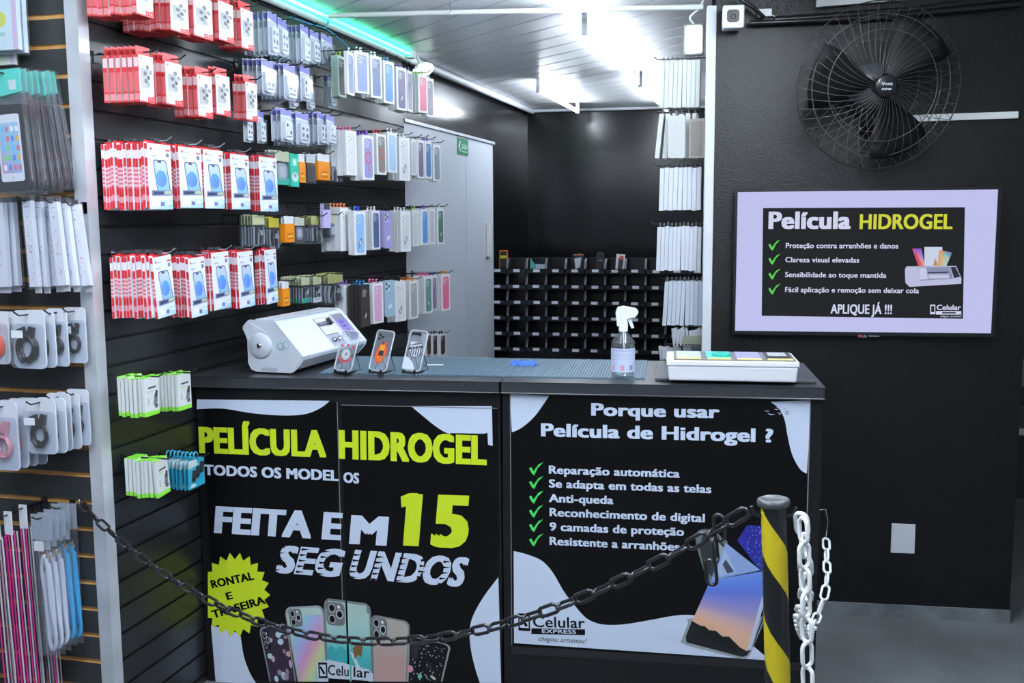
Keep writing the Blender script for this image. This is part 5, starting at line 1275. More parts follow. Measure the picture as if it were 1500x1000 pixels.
def hang(name, builder, pos, rz, label, cat, group=None, roll=0.0):
    """one hanging thing and its parts; returns the root"""
    mb, parts = builder
    o = mb.build(name, loc=pos, rotz=rz)
    o.rotation_euler = (0, 0, rz)
    for pn, pm in parts: pm.build(pn, o, loc=Vector((0, 0, 0)))
    if roll: o.rotation_euler = (Matrix.Rotation(rz, 3, 'Z') @ Matrix.Rotation(roll, 3, 'Y')).to_euler()
    return tag(o, label, cat, group)
def copy_thing(o, pos, rz, label, group, roll=0.0):
    c = o.copy(); COL.objects.link(c); c.location = pos
    for ch in o.children:
        k = ch.copy(); COL.objects.link(k); k.parent = c
    c.rotation_euler = (Matrix.Rotation(rz, 3, 'Z') @ Matrix.Rotation(roll, 3, 'Y')).to_euler()
    c['label'] = label
    if group: c['group'] = group
    return c
def hook(P0, d, ln, z, metal, label, r_=0.0028):
    """a slat hook: plate in the groove and a rod that ends in an upturned tip"""
    o = Vector(P0); d = Vector(d).normalized(); s_ = Vector((-d.y, d.x, 0))
    m_ = 'chrome' if metal else 'black_satin'
    rz = math.atan2(d.y, d.x)
    mb = MB().tube([(0.002, 0, 0), (ln, 0, 0.0), (ln + 0.022, 0, 0.014)], r_, m_, n=6)
    h = mb.build('display_hook', loc=(o.x, o.y, z), rotz=rz)
    MB().box(0.0008, 0.004, -0.012, 0.012, -0.030, 0.010, m_).build('back_plate', h, loc=Vector((0, 0, 0)))
    return tag(h, label, 'hook')
def solve_edge(P, px, py, w, Xdef):
    """where a face of width w that starts at P meets the sight line through column px: returns its yaw"""
    r = ray(px, py); d = Vector((r.x, r.y)).normalized(); c = Vector((CAM.x, CAM.y)); q = c - Vector((P.x, P.y))
    b = q.dot(d); cc = q.dot(q) - w * w; disc = b * b - cc
    if disc < 0: ts = [-b]
    else: ts = [-b - math.sqrt(disc), -b + math.sqrt(disc)]
    best = None
    for t_ in ts:
        e = c + d * t_; v = e - Vector((P.x, P.y)); a = math.atan2(v.x, v.y)
        if best is None or abs(a) < abs(best): best = a
    return max(-0.15, min(0.75, best))
HOOK_TAKEN = {}
def stack(kind, make, name, cat, desc, front, n, X, t, w=None, gap=None, yaw=None, roll=0.0, metal=False, back='', with_hook=True, side='wall', hide=False):
    """front = (xl, ytl, ybl, xr, ytr) in photo pixels of the front item; n items along the hook towards the wall"""
    xl, ytl, ybl, xr, ytr = front
    A = onX(xl, ytl, X); B = onX(xl, ybl, X); h = A.z - B.z
    if w is None:
        R_ = onX(xr, ytr, X); w = R_.y - A.y; a = 0.0 if yaw is None else yaw
    else:
        a = solve_edge(A, xr, ytr, w, X) if yaw is None else yaw
    rz = PI / 2 - a
    # centre of the face's top edge
    cx, cy = A.x + 0.5 * w * math.sin(a), A.y + 0.5 * w * math.cos(a)
    z = A.z
    builder = make(w, h, t)
    gap = gap or t * 1.06
    dirx = -1.0 / max(math.cos(a), 0.5)
    o = hang(name, builder, (cx, cy, z), rz, desc if n == 1 else f'{desc}, front one', cat, f'{kind}', roll)
    yc = cy
    k = 1; x = cx
    while k < n:
        x = cx + dirx * gap * k
        if x < 0.02: break
        copy_thing(o, (x, cy + RND.uniform(-0.004, 0.004) * max(0.0, 1 - 4 * abs(a)), z + RND.uniform(-0.004, 0.004)), rz + RND.uniform(-0.003, 0.003), f'{back or desc}, behind the front one', f'{kind}', RND.uniform(-0.012, 0.012))
        k += 1
    if with_hook:
        hook((0.0, cy - math.cos(a) * 0.0, 0), (1, 0, 0), max(cx + 0.03, 0.06), z + 0.0125, metal, f'{"chrome" if metal else "black"} hook holding the {desc}')
    return o
PB = lambda w, h, t: protector_box(w, h, t)
FB = lambda w, h, t: film_box(w, h, t)
def nth(i): return ORD[i]
# --- red boxes, topmost row and second row
for i, (f_, n_) in enumerate((((197, -48, 19, 222, -44), 9), ((248, -10, 43, 275, -6), 9), ((282, -9, 51, 310, -4), 4), ((319, 0, 57, 341, 8), 3), ((352, 11, 69, 370, 19), 5))):
    stack('red boxes of the topmost row', PB, 'protector_box', 'box', f'red lens protector box, {nth(i)} topmost stack from the metal post', f_, n_, 0.22 if i else 0.235, 0.019, gap=0.0215)
for i, (f_, n_) in enumerate((((202, 79, 148, 224, 86), 6), ((241, 89, 152, 266, 94), 4), ((288, 108, 170, 310, 113), 5), ((315, 108, 167, 336, 112), 2), ((359, 119, 175, 376, 123), 3))):
    stack('red boxes of the second row', PB, 'protector_box', 'box', f'red lens protector box, {nth(i)} second-row stack from metal post', f_, n_, 0.20 if i < 3 else 0.17, 0.019, gap=0.024 if i == 0 else 0.0205)
# --- film boxes with blue phones
for i, (f_, n_) in enumerate((((215, 209, 306, 249, 205), 15), ((261, 214, 304, 294, 215), 5), ((297, 218, 305, 326, 221), 3), ((337, 225, 306, 364, 228), 4), ((379, 229, 309, 405, 229), 4))):
    stack('film boxes of the upper row', FB, 'film_box', 'box', f'red-spined blue phone film box, {nth(i)} upper stack from post', f_, n_, 0.20, 0.0115, metal=True)
for i, (f_, n_, rl) in enumerate((((223, 376, 467, 250, 372), 12, 0.085), ((275, 378, 466, 299, 373), 7, 0.05), ((309, 370, 455, 334, 368), 4, 0.035), ((347, 369, 452, 370, 367), 5, 0.03), ((387, 366, 446, 404, 365), 4, 0.03))):
    stack('film boxes of the lower row', FB, 'film_box', 'box', f'red-spined blue phone film box, {nth(i)} lower stack from post', f_, n_, 0.20 if i < 4 else 0.17, 0.0115, metal=True, gap=0.0145 if i == 0 else None, roll=-rl)
# --- small white blister packs
def MBL(**k): return lambda w, h, t: mini_blister(w, h, t, **k)
_sd = [0]
def nsd(): _sd[0] += 1; return _sd[0]
EB = [('topmost', 0, [((397, 21, 77, 410, 24), 6, 0.20), ((412, 30, 80, 424, 34), 3, 0.16), ((445, 40, 90, 456, 42), 8, 0.2), ((459, 48, 91, 471, 50), 4, 0.15), ((475, 53, 92, 491, 55), 3, 0.15)]),
      ('second', 1, [((388, 90, 136, 405, 92), 5, 0.17), ((404, 95, 150, 414, 97), 1, 0.10), ((420, 97, 144, 437, 99), 6, 0.18), ((428, 105, 157, 438, 107), 1, 0.10), ((444, 100, 145, 458, 102), 3, 0.16), ((453, 118, 159, 462, 120), 1, 0.08), ((484, 113, 156, 494, 115), 2, 0.10)]),
      ('third', 2, [((361, 164, 207, 372, 166), 1, 0.12), ((381, 166, 209, 391, 168), 1, 0.12), ((416, 163, 206, 431, 166), 3, 0.19), ((438, 168, 211, 456, 170), 6, 0.17), ((469, 168, 211, 481, 170), 5, 0.17), ((483, 172, 211, 494, 174), 1, 0.19)])]
for rn, ri, lst in EB:
    for i, (f_, n_, X) in enumerate(lst):
        dsc = ri == 0 and i == 4
        stack(f'white blister packs of the {rn} row', MBL(disc=dsc, seed=nsd()), 'blister_pack', 'blister pack', f'{"white pack with a grey disc" if dsc else "small white clear-fronted pack"}, {nth(i)} in {rn} small-pack row', f_, n_, X, 0.020, gap=0.0225)
# --- bagged leads and orange packs
def BAG(**k): return lambda w, h, t: clear_bag(w, h, t, **k)
OP = lambda w, h, t: orange_pack(w, h, t)
TP = lambda w, h, t: teal_pack(w, h, t)
G3 = [('clear bag with a white lens case', BAG(head='#c3c8a8', content='#9aa2a8', stuff='lens', foot='#2fae97'), (403, 224, 270, 425, 225), 4), ('teal and white accessory pack', TP, (425, 228, 273, 437, 229), 1),
      ('orange pack with a white header', OP, (438, 228, 267, 447, 229), 3), ('clear bag of black adapters', BAG(head='#cfd2d4', content='#3a3d40', stuff='block'), (449, 228, 268, 463, 228), 3),
      ('orange pack with pale writing and a white header', OP, (466, 228, 263, 483, 228), 4), ('clear bag with a small black lead', BAG(head='#b8bdbf', content='#25272a'), (486, 236, 266, 503, 236), 1)]
for d_, mk, f_, n_ in G3: stack('bagged accessories of the upper row', mk, 'accessory_pack', 'accessory pack', f'{d_}, upper bagged row', f_, n_, 0.17, 0.014)
G4 = [('clear bag of black leads with cream header', BAG(head='#cdd09c'), (370, 319, 361, 389, 321), 5), ('clear bag of black leads with a yellow header', BAG(head='#c9b92c'), (394, 323, 366, 410, 323), 3),
      ('orange pack with a white sticker', OP, (417, 320, 355, 431, 322), 2), ('clear bag with a grey plug and pale header', BAG(head='#d5d8c4', content='#6f757c', stuff='lens'), (432, 322, 357, 447, 323), 2),
      ('clear bag of thin black leads with yellow headers', BAG(head='#b9b765'), (456, 320, 357, 474, 321), 6), ('clear bag with a grey adapter and cream header', BAG(head='#c9c99a', content='#4a4e54', stuff='lens'), (482, 318, 353, 494, 319), 5)]
for d_, mk, f_, n_ in G4: stack('bagged accessories of the middle row', mk, 'accessory_pack', 'accessory pack', f'{d_}, middle bagged row', f_, n_, 0.17, 0.012)
G5 = [('orange pack with a white header', OP, (414, 416, 449, 424, 416), 2), ('clear bag of black leads with a teal card', BAG(head='#cfd0a4', foot='#2fae97'), (442, 410, 445, 455, 411), 8),
      ('clear bag of black leads with a white sticker', BAG(head='#c9cba0', foot='#dfe2e6'), (459, 409, 444, 472, 409), 6), ('wide clear bag of black leads', BAG(head='#b6b46a'), (481, 406, 447, 504, 406), 5)]
for d_, mk, f_, n_ in G5: stack('bagged accessories of the lower row', mk, 'accessory_pack', 'accessory pack', f'{d_}, lower bagged row', f_, n_, 0.20 if 'wide' in d_ else 0.17, 0.019 if 'wide' in d_ else 0.014, gap=0.021 if 'wide' in d_ else None)
# --- phone case boxes
def CB(**k): return lambda w, h, t: case_box(w, h, t, **k)
def BC(col): return lambda w, h, t: bare_case(w, h, t, col)
W_ = 0.105
C_ROWS = [
 ('topmost case row', [
  ('pale green case box with a black edge', CB(col='#1f2124', window='#bcd8c8', bodycol='#c9ded2', clip='#a9c94c'), (494, 80, 140, 506, 82), 2, 0.20), ('white case box, grey case', CB(col='#6f83a6', clip='#e4e6ea'), (508, 74, 137, 518, 76), 1, 0.30),
  ('white case box, lilac phone case', CB(col='#8f9fe0', col2='#8d9be8', clip='#e4e6ea'), (519, 74, 135, 540, 79), 2, 0.26), ('white case box, slate blue phone case', CB(col='#5a6f96', clip='#d8dce0'), (542, 80, 142, 559, 86), 3, 0.26),
  ('white case box, bright blue phone case', CB(col='#5f9ae0', col2='#4b83d6', clip='#3fa2e0'), (561, 88, 150, 577, 92), 3, 0.25), ('white case box, purple grey phone case', CB(col='#5b5580', clip='#8d4fc0', badge=True), (580, 97, 160, 595, 101), 3, 0.24),
  ('white case box, mauve phone case', CB(col='#77688f', clip='#5d4ab0'), (596, 102, 162, 604, 104), 5, 0.22), ('white case box, rose pink phone case', CB(col='#d8708e', col2='#d2607f', clip='#9ccc4c'), (612, 108, 164, 626, 111), 4, 0.22), ('white case box, plum grey case at the end', CB(col='#7b6f84', clip='#d8d8dc'), (624, 113, 170, 635, 116), 2, 0.2)]),
 ('second case row', [
  ('white case box, bare white edge', CB(col='#d9dce0', clip='#d86a9c'), (506, 190, 256, 522, 193), 6, 0.22),
  ('white case box, lilac ringed phone case', CB(col='#9a98cc', ring=True, clip='#8b62d0'), (530, 197, 263, 547, 196), 4, 0.26), ('white case box, grey ringed phone case', CB(col='#84827f', ring=True, clip='#c85a5a'), (551, 195, 255, 565, 192), 3, 0.25),
  ('white case box, pale blue phone case', CB(col='#a9cbe6', clip='#d8dce0'), (567, 193, 252, 581, 193), 2, 0.25), ('white case box, white badge phone case', CB(col='#dcdfe4', badge=True, clip='#e0e2e6'), (584, 200, 264, 600, 203), 4, 0.25),
  ('white case box, clear grey phone case', CB(col='#c3c6c9', clip='#b9bcc0'), (602, 203, 256, 610, 204), 2, 0.2), ('white case box, plum phone case', CB(col='#6f6884', clip='#c9cace'), (611, 204, 261, 621, 206), 2, 0.2),
  ('white case box, denim blue phone case', CB(col='#4d77aa', clip='#7a4fd0'), (622, 206, 261, 632, 209), 2, 0.2), ('white case box, steel phone case at the end', CB(col='#7f93a4', clip='#d8dce0'), (634, 211, 265, 645, 212), 2, 0.2)]),
 ('third case row', [
  ('small lilac pouch with a black header', lambda w, h, t: white_pouch(w, h, t), (473, 300, 334, 484, 298), 1, 0.2),
  ('white case box, plain white face', CB(col='#dfe1e5', clip='#d87a4a'), (498, 304, 368, 514, 303), 6, 0.20),
  ('white case box, sky blue badge phone case', CB(col='#8db9e4', badge=True, clip='#3f6fe0'), (518, 309, 374, 535, 306), 2, 0.26), ('white case box, navy phone case', CB(col='#52668f', clip='#d8dce0'), (544, 308, 366, 556, 306), 3, 0.24),
  ('lilac phone case in a clear sleeve', BC('#a7a0d4'), (562, 309, 364, 574, 309), 2, 0.25), ('white case box, pale badge phone case', CB(col='#d5dadd', badge=True, clip='#d8dce0'), (586, 309, 369, 601, 309), 4, 0.24),
  ('white case box, frosted phone case', CB(col='#c7cdd4', clip='#b9e05a'), (604, 307, 361, 613, 306), 2, 0.2), ('white case box, mid blue phone case', CB(col='#5f93d2', clip='#6b4fc0'), (617, 306, 359, 627, 306), 2, 0.22),
  ('white case box, silver phone case', CB(col='#c0c6cc', clip='#c9cace'), (628, 305, 358, 637, 305), 2, 0.2), ('white case box, dark green case at the end', CB(col='#4f7a70', badge=True, clip='#d8dce0'), (640, 305, 358, 650, 305), 2, 0.2)]),
 ('fourth case row', [
  ('white case box, blank edge', CB(col='#d6d8dc', clip='#8a5ad0'), (504, 418, 480, 514, 416), 3, 0.2),
  ('dark brown case box with a white sticker', CB(col='#3b3533', bodycol='#2f2b2a', window='#473f3c', badge=True, clip='#3a8ad0'), (528, 418, 481, 541, 413), 4, 0.28), ('white case box, blush pink phone case', CB(col='#d9a9c8', clip='#e070a0'), (545, 415, 475, 561, 412), 3, 0.27),
  ('pale blue phone case without a box', BC('#a2bed2'), (563, 411, 465, 578, 410), 2, 0.27), ('white case box, clear badge phone case', CB(col='#dfe2e6', badge=True, clip='#1b1c1f'), (578, 412, 472, 594, 411), 3, 0.25),
  ('white case box with an ash grey phone case', CB(col='#9fa6a8', clip='#e0853a'), (599, 412, 468, 612, 410), 5, 0.25), ('white case box, teal green phone case', CB(col='#5f8a8c', badge=True, clip='#e070a0'), (621, 405, 460, 633, 401), 4, 0.24),
  ('white case box, mauve grey phone case', CB(col='#8a8098', clip='#4f4fb0'), (632, 404, 456, 640, 402), 3, 0.22), ('white case box, hot pink case at the end', CB(col='#dd6f8f', clip='#e08a3a'), (646, 402, 456, 659, 398), 2, 0.22)])]
for rn, lst in C_ROWS:
    for d_, mk, f_, n_, X in lst:
        wv = W_ if 'pouch' not in d_ else 0.07
        nm = 'phone_case' if 'without a box' in d_ or 'sleeve' in d_ else ('accessory_pouch' if 'pouch' in d_ else 'case_box')
        stack(f'phone cases of the {rn}', mk, nm, 'phone case' if nm != 'accessory_pouch' else 'pouch', f'{d_}, {rn}', f_, n_, X, 0.016, w=wv, gap=0.0185)
for i, f_ in enumerate(((624, 491, 522, 632, 491), (633, 491, 522, 641, 491), (644, 491, 522, 653, 491))):
    stack('dark small case boxes', CB(col='#3a3434', col2='#4a3a3a', clip='#2a2a2c'), 'case_box', 'phone case', f'small dark case box low down, {nth(i)} from the machine', f_, 2, 0.16, 0.014)
# --- packs low on the slatted wall
GC = lambda w, h, t: green_card(w, h, t)
stack('green edged cards', GC, 'accessory_card', 'accessory card', 'white and lime earphone card, upper stack nearest the metal post', (211, 559, 612, 232, 561), 7, 0.17, 0.012, gap=0.0165)
stack('green edged cards', GC, 'accessory_card', 'accessory card', 'white and lime earphone card, upper stack nearest the counter', (260, 553, 603, 279, 550), 6, 0.14, 0.012, gap=0.0155)
stack('green edged cards', GC, 'accessory_card', 'accessory card', 'white and lime earphone card, lower tilted stack', (227, 680, 731, 245, 672), 8, 0.16, 0.012, gap=0.0165, roll=-0.09)
stack('cyan cards', lambda w, h, t: cyan_card(w, h, t), 'accessory_card', 'accessory card', 'cyan card of black plugs below the lime cards', (277, 677, 719, 300, 668), 8, 0.16, 0.014, gap=0.017)

# ================================================================== goods on the panel facing the shop
def pstack(kind, make, name, cat, desc, front, n, D, t, gap=None, roll=0.0, back='', dx=0.0, fan=0.0):
    """front = (xl, xr, yt, yb) of the front item on the panel; D its distance from the panel"""
    xl, xr, yt, yb = front; Y = YC - D
    A = onY(xl, yt, Y); B = onY(xr, yb, Y); w = B.x - A.x; h = A.z - B.z
    o = hang(name, make(w, h, t), ((A.x + B.x) / 2, Y, A.z), 0.0, desc if n == 1 else f'{desc}, front one', cat, kind, roll)
    gap = gap or t * 1.08
    for k in range(1, n):
        y = Y + gap * k
        if y > YC - 0.012 - t: break
        copy_thing(o, ((A.x + B.x) / 2 + dx * k, y, A.z + RND.uniform(-0.006, 0.006)), RND.uniform(-0.012, 0.012), f'{back or desc}, behind the front one', kind, roll + fan * k + RND.uniform(-0.02, 0.02))
    h_ = hook(((A.x + B.x) / 2, YC, 0), (0, -1, 0), max(D + 0.02, 0.05), A.z + 0.0, False, f'black hook holding the {desc}')
    return o
def pastel_pack(col, blob):
    def f(w, h, t):
        mb = MB().box(-w / 2, w / 2, 0, t, -h, 0.01, 'print', col)
        mb.sheet(circ(-0.0, -h * 0.55, w * 0.2, 12, h * 0.12), -0.0008, 'print', blob); mb.sheet([(-w * 0.2, -h * 0.8), (w * 0.15, -h * 0.8), (w * 0.15, -h * 0.74), (-w * 0.2, -h * 0.74)], -0.0008, 'print', '#9fc8c4')
        mb.sheet([(w * 0.36, -h), (w * 0.5, -h), (w * 0.5, 0), (w * 0.36, 0)], -0.0006, 'print', '#d3b6d2')
        return mb, [('sleeve', MB().box(-w * 0.52, w * 0.53, -0.003, t + 0.003, -h * 1.03, 0.014, 'clear_film'))]
    return f
pstack('pastel packs', pastel_pack('#c9dce0', '#c9cf5a'), 'accessory_pack', 'accessory pack', 'pale blue sleeved pack with a yellow spot at the top corner', (-30, 27, -25, 72), 2, 0.10, 0.02, gap=0.03)
pstack('pastel packs', pastel_pack('#cfdcc4', '#8fcf4a'), 'accessory_pack', 'accessory pack', 'pale green sleeved pack below the blue one', (-26, 21, 40, 94), 1, 0.04, 0.015)
def phone_pouch(w, h, t):
    mb = MB().prism([(-w * 0.5, -h), (w * 0.42, -h), (w * 0.5, -h * 0.92), (w * 0.46, 0.014), (-w * 0.46, 0.014)], 0, t, 'clear_film')
    p = MB().prism(rrect(-w * 0.44, w * 0.43, -h * 0.97, -h * 0.26, w * 0.08), t * 0.25, t * 0.7, 'print', '#1f2226')
    q = MB().prism(rrect(-w * 0.33, w * 0.31, -h * 0.90, -h * 0.34, w * 0.06), t * 0.18, t * 0.24, 'print', '#c9ccd2')
    q.sheet(rrect(-w * 0.28, w * 0.26, -h * 0.83, -h * 0.41, 0.002), t * 0.165, 'print', ['#8fb3c8'] * 8 + ['#b58fae'] * 7 + ['#7fa8cf'] * 5)
    r = random.Random(2)
    for a in range(4):
        for b in range(5): q.sheet([(x + w * (-0.23 + 0.135 * a), z - h * (0.44 + 0.08 * b)) for x, z in rrect(0, w * 0.085, -h * 0.045, 0, w * 0.02, 2)], t * 0.155, 'print', r.choice(['#5fb4d8', '#d8dade', '#7fc07a', '#d2a24a', '#5a7fc4', '#c96a78']))
    q.sheet(circ(0, -h * 0.868, w * 0.035, 10), t * 0.165, 'print', '#b0b4ba')
    hd = MB().prism([(-w * 0.44, -h * 0.2), (w * 0.44, -h * 0.16), (w * 0.45, 0.012), (-w * 0.45, 0.012)], t * 0.4, t * 0.45, 'print', '#4cc0ae'); hd.box(w * 0.1, w * 0.3, t * 0.38, t * 0.395, -h * 0.14, -h * 0.06, 'print', '#b9c4c6')
    return mb, [('pouch', p), ('phone_print', q), ('header_card', hd)]
pstack('phone pouches', phone_pouch, 'phone_pouch', 'pouch', 'black phone pouch with a teal header and printed phone', (-24, 40, 108, 283), 7, 0.21, 0.024, gap=0.028, roll=-0.05, fan=-0.015)
def pink_pack(w, h, t):
    mb = MB().box(-w / 2, w / 2, 0, t, -h, 0.0, 'matt_print', '#d6d8e0'); r = random.Random(int(w * 1e5))
    for k in range(26):
        x, z = r.uniform(-0.24, 0.2) * w, -h * r.uniform(0.3, 0.93); e = r.uniform(0.03, 0.09) * w
        mb.sheet(circ(x, z, e, 7, e * r.uniform(0.8, 1.8)), -0.0006 - 0.00003 * k, 'print', r.choice(['#d9a4b8', '#e0bccb', '#cf93a9', '#c3c6cf']))
    mb.sheet([(-w * 0.46, -h * 0.1), (w * 0.46, -h * 0.1), (w * 0.46, -h * 0.02), (-w * 0.46, -h * 0.02)], -0.0006, 'print', '#e0e3ea'); mb.sheet([(-w * 0.3, -h * 0.075), (w * 0.3, -h * 0.075), (w * 0.3, -h * 0.065), (-w * 0.3, -h * 0.065)], -0.0012, 'print', '#9a9ea8')
    mb.sheet(circ(-w * 0.05, -h * 0.18, w * 0.1, 8), -0.0006, 'print', '#8b8f98')
    return mb, [('sleeve', MB().prism([(-w * 0.56, -h * 1.03), (w * 0.62, -h * 1.03), (w * 0.54, 0.02), (-w * 0.54, 0.02)], -0.004, t + 0.003, 'clear_film')), ('foot_card', MB().box(-w * 0.4, w * 0.4, t + 0.001, t + 0.0025, -h * 1.08, -h * 0.98, 'print', '#c9ccd2'))]
for i, (f_, n_, D) in enumerate((((-22, 12, 297, 420), 2, 0.13), ((32, 52, 294, 420), 3, 0.14), ((70, 90, 296, 418), 2, 0.12), ((100, 121, 300, 419), 1, 0.06))):
    pstack('white and pink straps', pink_pack, 'strap_pack', 'strap pack', f'white and pink sleeved strap, {nth(i)} from the edge' if i else 'white and pink sleeved strap at the edge', f_, n_, D, 0.02, gap=0.034, dx=0.012, roll=-0.035 * i)
def cable_blister(cable='#1c1c1f', card='#cfd4dd'):
    def f(w, h, t):
        mb = MB().prism(rrect(-w / 2, w / 2, -h, 0.014, w * 0.16), t * 0.86, t, 'print', card)
        c_ = MB(); r = random.Random(int(w * 9999))
        for k in range(5):
            cx = r.uniform(-0.06, 0.06) * w; rad = w * r.uniform(0.2, 0.3)
            c_.tube([(cx + rad * math.cos(t_) * 0.9, t * (0.25 + 0.1 * k) , -h * 0.62 + rad * math.sin(t_) * 1.15 + r.uniform(-0.05, 0.05) * w) for t_ in [2 * PI * j / 16 for j in range(16)]], w * 0.045, 'black_satin' if cable == '#1c1c1f' else 'print', cable, n=6, closed=True)
        c_.prism(rot2([(-w * 0.3, -h * 0.42), (-w * 0.05, -h * 0.42), (-w * 0.03, -h * 0.24), (-w * 0.28, -h * 0.24)], 20, -w * 0.15, -h * 0.33), t * 0.3, t * 0.7, 'print', cable)
        c_.prism(rot2([(w * 0.02, -h * 0.42), (w * 0.22, -h * 0.42), (w * 0.2, -h * 0.22), (w * 0.04, -h * 0.22)], -15, w * 0.12, -h * 0.33), t * 0.3, t * 0.7, 'print', cable)
        b = MB().prism(rrect(-w * 0.47, w * 0.47, -h * 0.98, -h * 0.17, w * 0.14), 0.0, t * 0.84, 'clear_film')
        return mb, [('cable', c_), ('blister', b), ('price_label', MB().box(-w * 0.4, -w * 0.04, -0.0012, -0.0004, -h * 0.42, -h * 0.28, 'print', '#dfe3ea'))]
    return f
pstack('black lead packs of the upper hooks', cable_blister(), 'cable_pack', 'cable pack', 'white rounded pack with a black coiled lead, upper front', (10, 62, 461, 542), 2, 0.17, 0.028, gap=0.036, dx=0.010)
pstack('black lead packs of the upper hooks', cable_blister(), 'cable_pack', 'cable pack', 'white rounded pack with a black lead, upper, behind the front stack', (62, 96, 458, 538), 1, 0.10, 0.024, gap=0.035, dx=0.01)
pstack('black lead packs of the upper hooks', cable_blister(), 'cable_pack', 'cable pack', 'white rounded pack with a black lead, upper, nearest the metal post', (88, 124, 456, 533), 2, 0.055, 0.02, gap=0.024)
pstack('red lead packs', cable_blister('#d8543c', '#d6dae0'), 'cable_pack', 'cable pack', 'white pack with a red lead at the edge', (-38, 9, 462, 535), 2, 0.15, 0.028, gap=0.036)
pstack('black lead packs of the lower hooks', cable_blister(), 'cable_pack', 'cable pack', 'white rounded pack with a black coiled lead, lower front', (29, 78, 590, 668), 2, 0.19, 0.028, gap=0.036, dx=0.012)
pstack('black lead packs of the lower hooks', cable_blister(), 'cable_pack', 'cable pack', 'white rounded pack with a black lead, lower, behind the front stack', (62, 102, 582, 662), 2, 0.11, 0.022, gap=0.034, dx=0.01)
pstack('black lead packs of the lower hooks', cable_blister(), 'cable_pack', 'cable pack', 'white rounded pack with a black lead, lower, nearest the metal post', (92, 129, 576, 654), 2, 0.055, 0.02, gap=0.024)
pstack('pink lead packs', cable_blister('#c98a94', '#d3d7e2'), 'cable_pack', 'cable pack', 'white pack with a pink lead at the edge', (-24, 23, 596, 692), 4, 0.20, 0.028, gap=0.036, dx=0.008)
# bead straps: each a hanging bundle of strands under a white header card
def bead_strap(cols):
    def f(w, h, t):
        mb = MB().box(-w / 2, w / 2, t * 0.2, t * 0.4, -h * 0.10, 0.012, 'matt_print', '#d3d5de')
        out = []
        for k, c_ in enumerate(cols + cols):
            x = -w * 0.44 + w * 0.88 * k / (2 * len(cols) - 1); s_ = MB(); dy = (k % 4) * t * 0.5
            s_.tube([(x, t * 0.3 + dy, -h * 0.095), (x + 0.006, t * 0.3 + dy, -h * 0.4), (x + 0.012 + 0.004 * (k % 2), t * 0.3 + dy, -h * 0.75), (x + 0.018, t * 0.3 + dy, -h)], 0.0031, 'print', c_, n=6)
            out.append(('strand', s_))
        return mb, out
    return f
P_, Wc, Gr, Bk = '#c2307f', '#c9c3cf', '#8d878c', '#3b3338'
for i, (f_, cols) in enumerate((((-16, 16, 762, 1040), [P_, Wc, P_, Gr, Wc]), ((4, 34, 754, 1040), [P_, P_, Wc, Wc, P_]), ((26, 56, 744, 1040), [P_, Bk, P_, Gr, Wc, Bk]), ((48, 78, 770, 1040), [Wc, P_, Gr, P_, Wc, Gr]))):
    pstack('bead straps', bead_strap(cols), 'bead_strap', 'strap', f'pink and white bead straps, {("cut by the picture edge", "second from the picture edge", "third, with dark strands", "behind the white cord packs")[i]}', f_, 1, (0.18, 0.16, 0.12, 0.05)[i], 0.02)
def cord_pack(m_):
    def f(w, h, t):
        mb = MB().prism([(-w * 0.5, -h), (w * 0.5, -h), (w * 0.5, 0.012), (-w * 0.5, 0.012)], 0.0, t * 0.05, 'clear_film')
        c_ = MB(); x = w * 0.2
        c_.tube(smooth_path([(-x * 0.9, t * 0.5, -h * 0.34), (-x * 0.3, t * 0.5, -h * 0.28), (x * 0.3, t * 0.5, -h * 0.36), (x * 0.5, t * 0.5, -h * 0.6), (x * 1.3, t * 0.5, -h * 0.88), (x * 0.4, t * 0.5, -h * 0.96), (-x * 0.2, t * 0.5, -h * 0.88), (-x * 0.5, t * 0.5, -h * 0.6), (-x * 1.0, t * 0.5, -h * 0.4)], 5, True), w * 0.085, m_, n=8, closed=True)
        c_.tube(smooth_path([(-x * 0.7, t * 0.8, -h * 0.4), (-x * 0.2, t * 0.8, -h * 0.65), (x * 0.2, t * 0.8, -h * 0.86), (x * 0.9, t * 0.8, -h * 0.8), (x * 0.8, t * 0.8, -h * 0.6), (x * 0.4, t * 0.8, -h * 0.34)], 5), w * 0.08, m_, n=8)
        cl_ = MB().tube([(x * 0.2, t * 0.4, -h * 0.30), (x * 0.5, t * 0.3, -h * 0.25), (x * 0.9, t * 0.4, -h * 0.3)], w * 0.03, 'print', '#b58f4a', n=6)
        return mb, [('cord', c_), ('clasp', cl_), ('header_card', MB().box(-w * 0.48, w * 0.48, t * 0.06, t * 0.1, -h * 0.16, 0.012, 'milky_film')), ('price_label', MB().box(-w * 0.4, w * 0.05, -0.0012, -0.0002, -h * 0.24, -h * 0.17, 'print', '#d6d9e0'))]
    return f
pstack('white cord packs', cord_pack('cord_white'), 'cord_pack', 'cord pack', 'clear pack with a thick white phone cord', (44, 88, 757, 962), 3, 0.16, 0.022, gap=0.026, dx=0.006)
pstack('blue cord packs', cord_pack('cyan_cord'), 'cord_pack', 'cord pack', 'clear pack with a thick sky blue phone cord', (74, 113, 742, 945), 2, 0.07, 0.022, gap=0.03, dx=0.006)

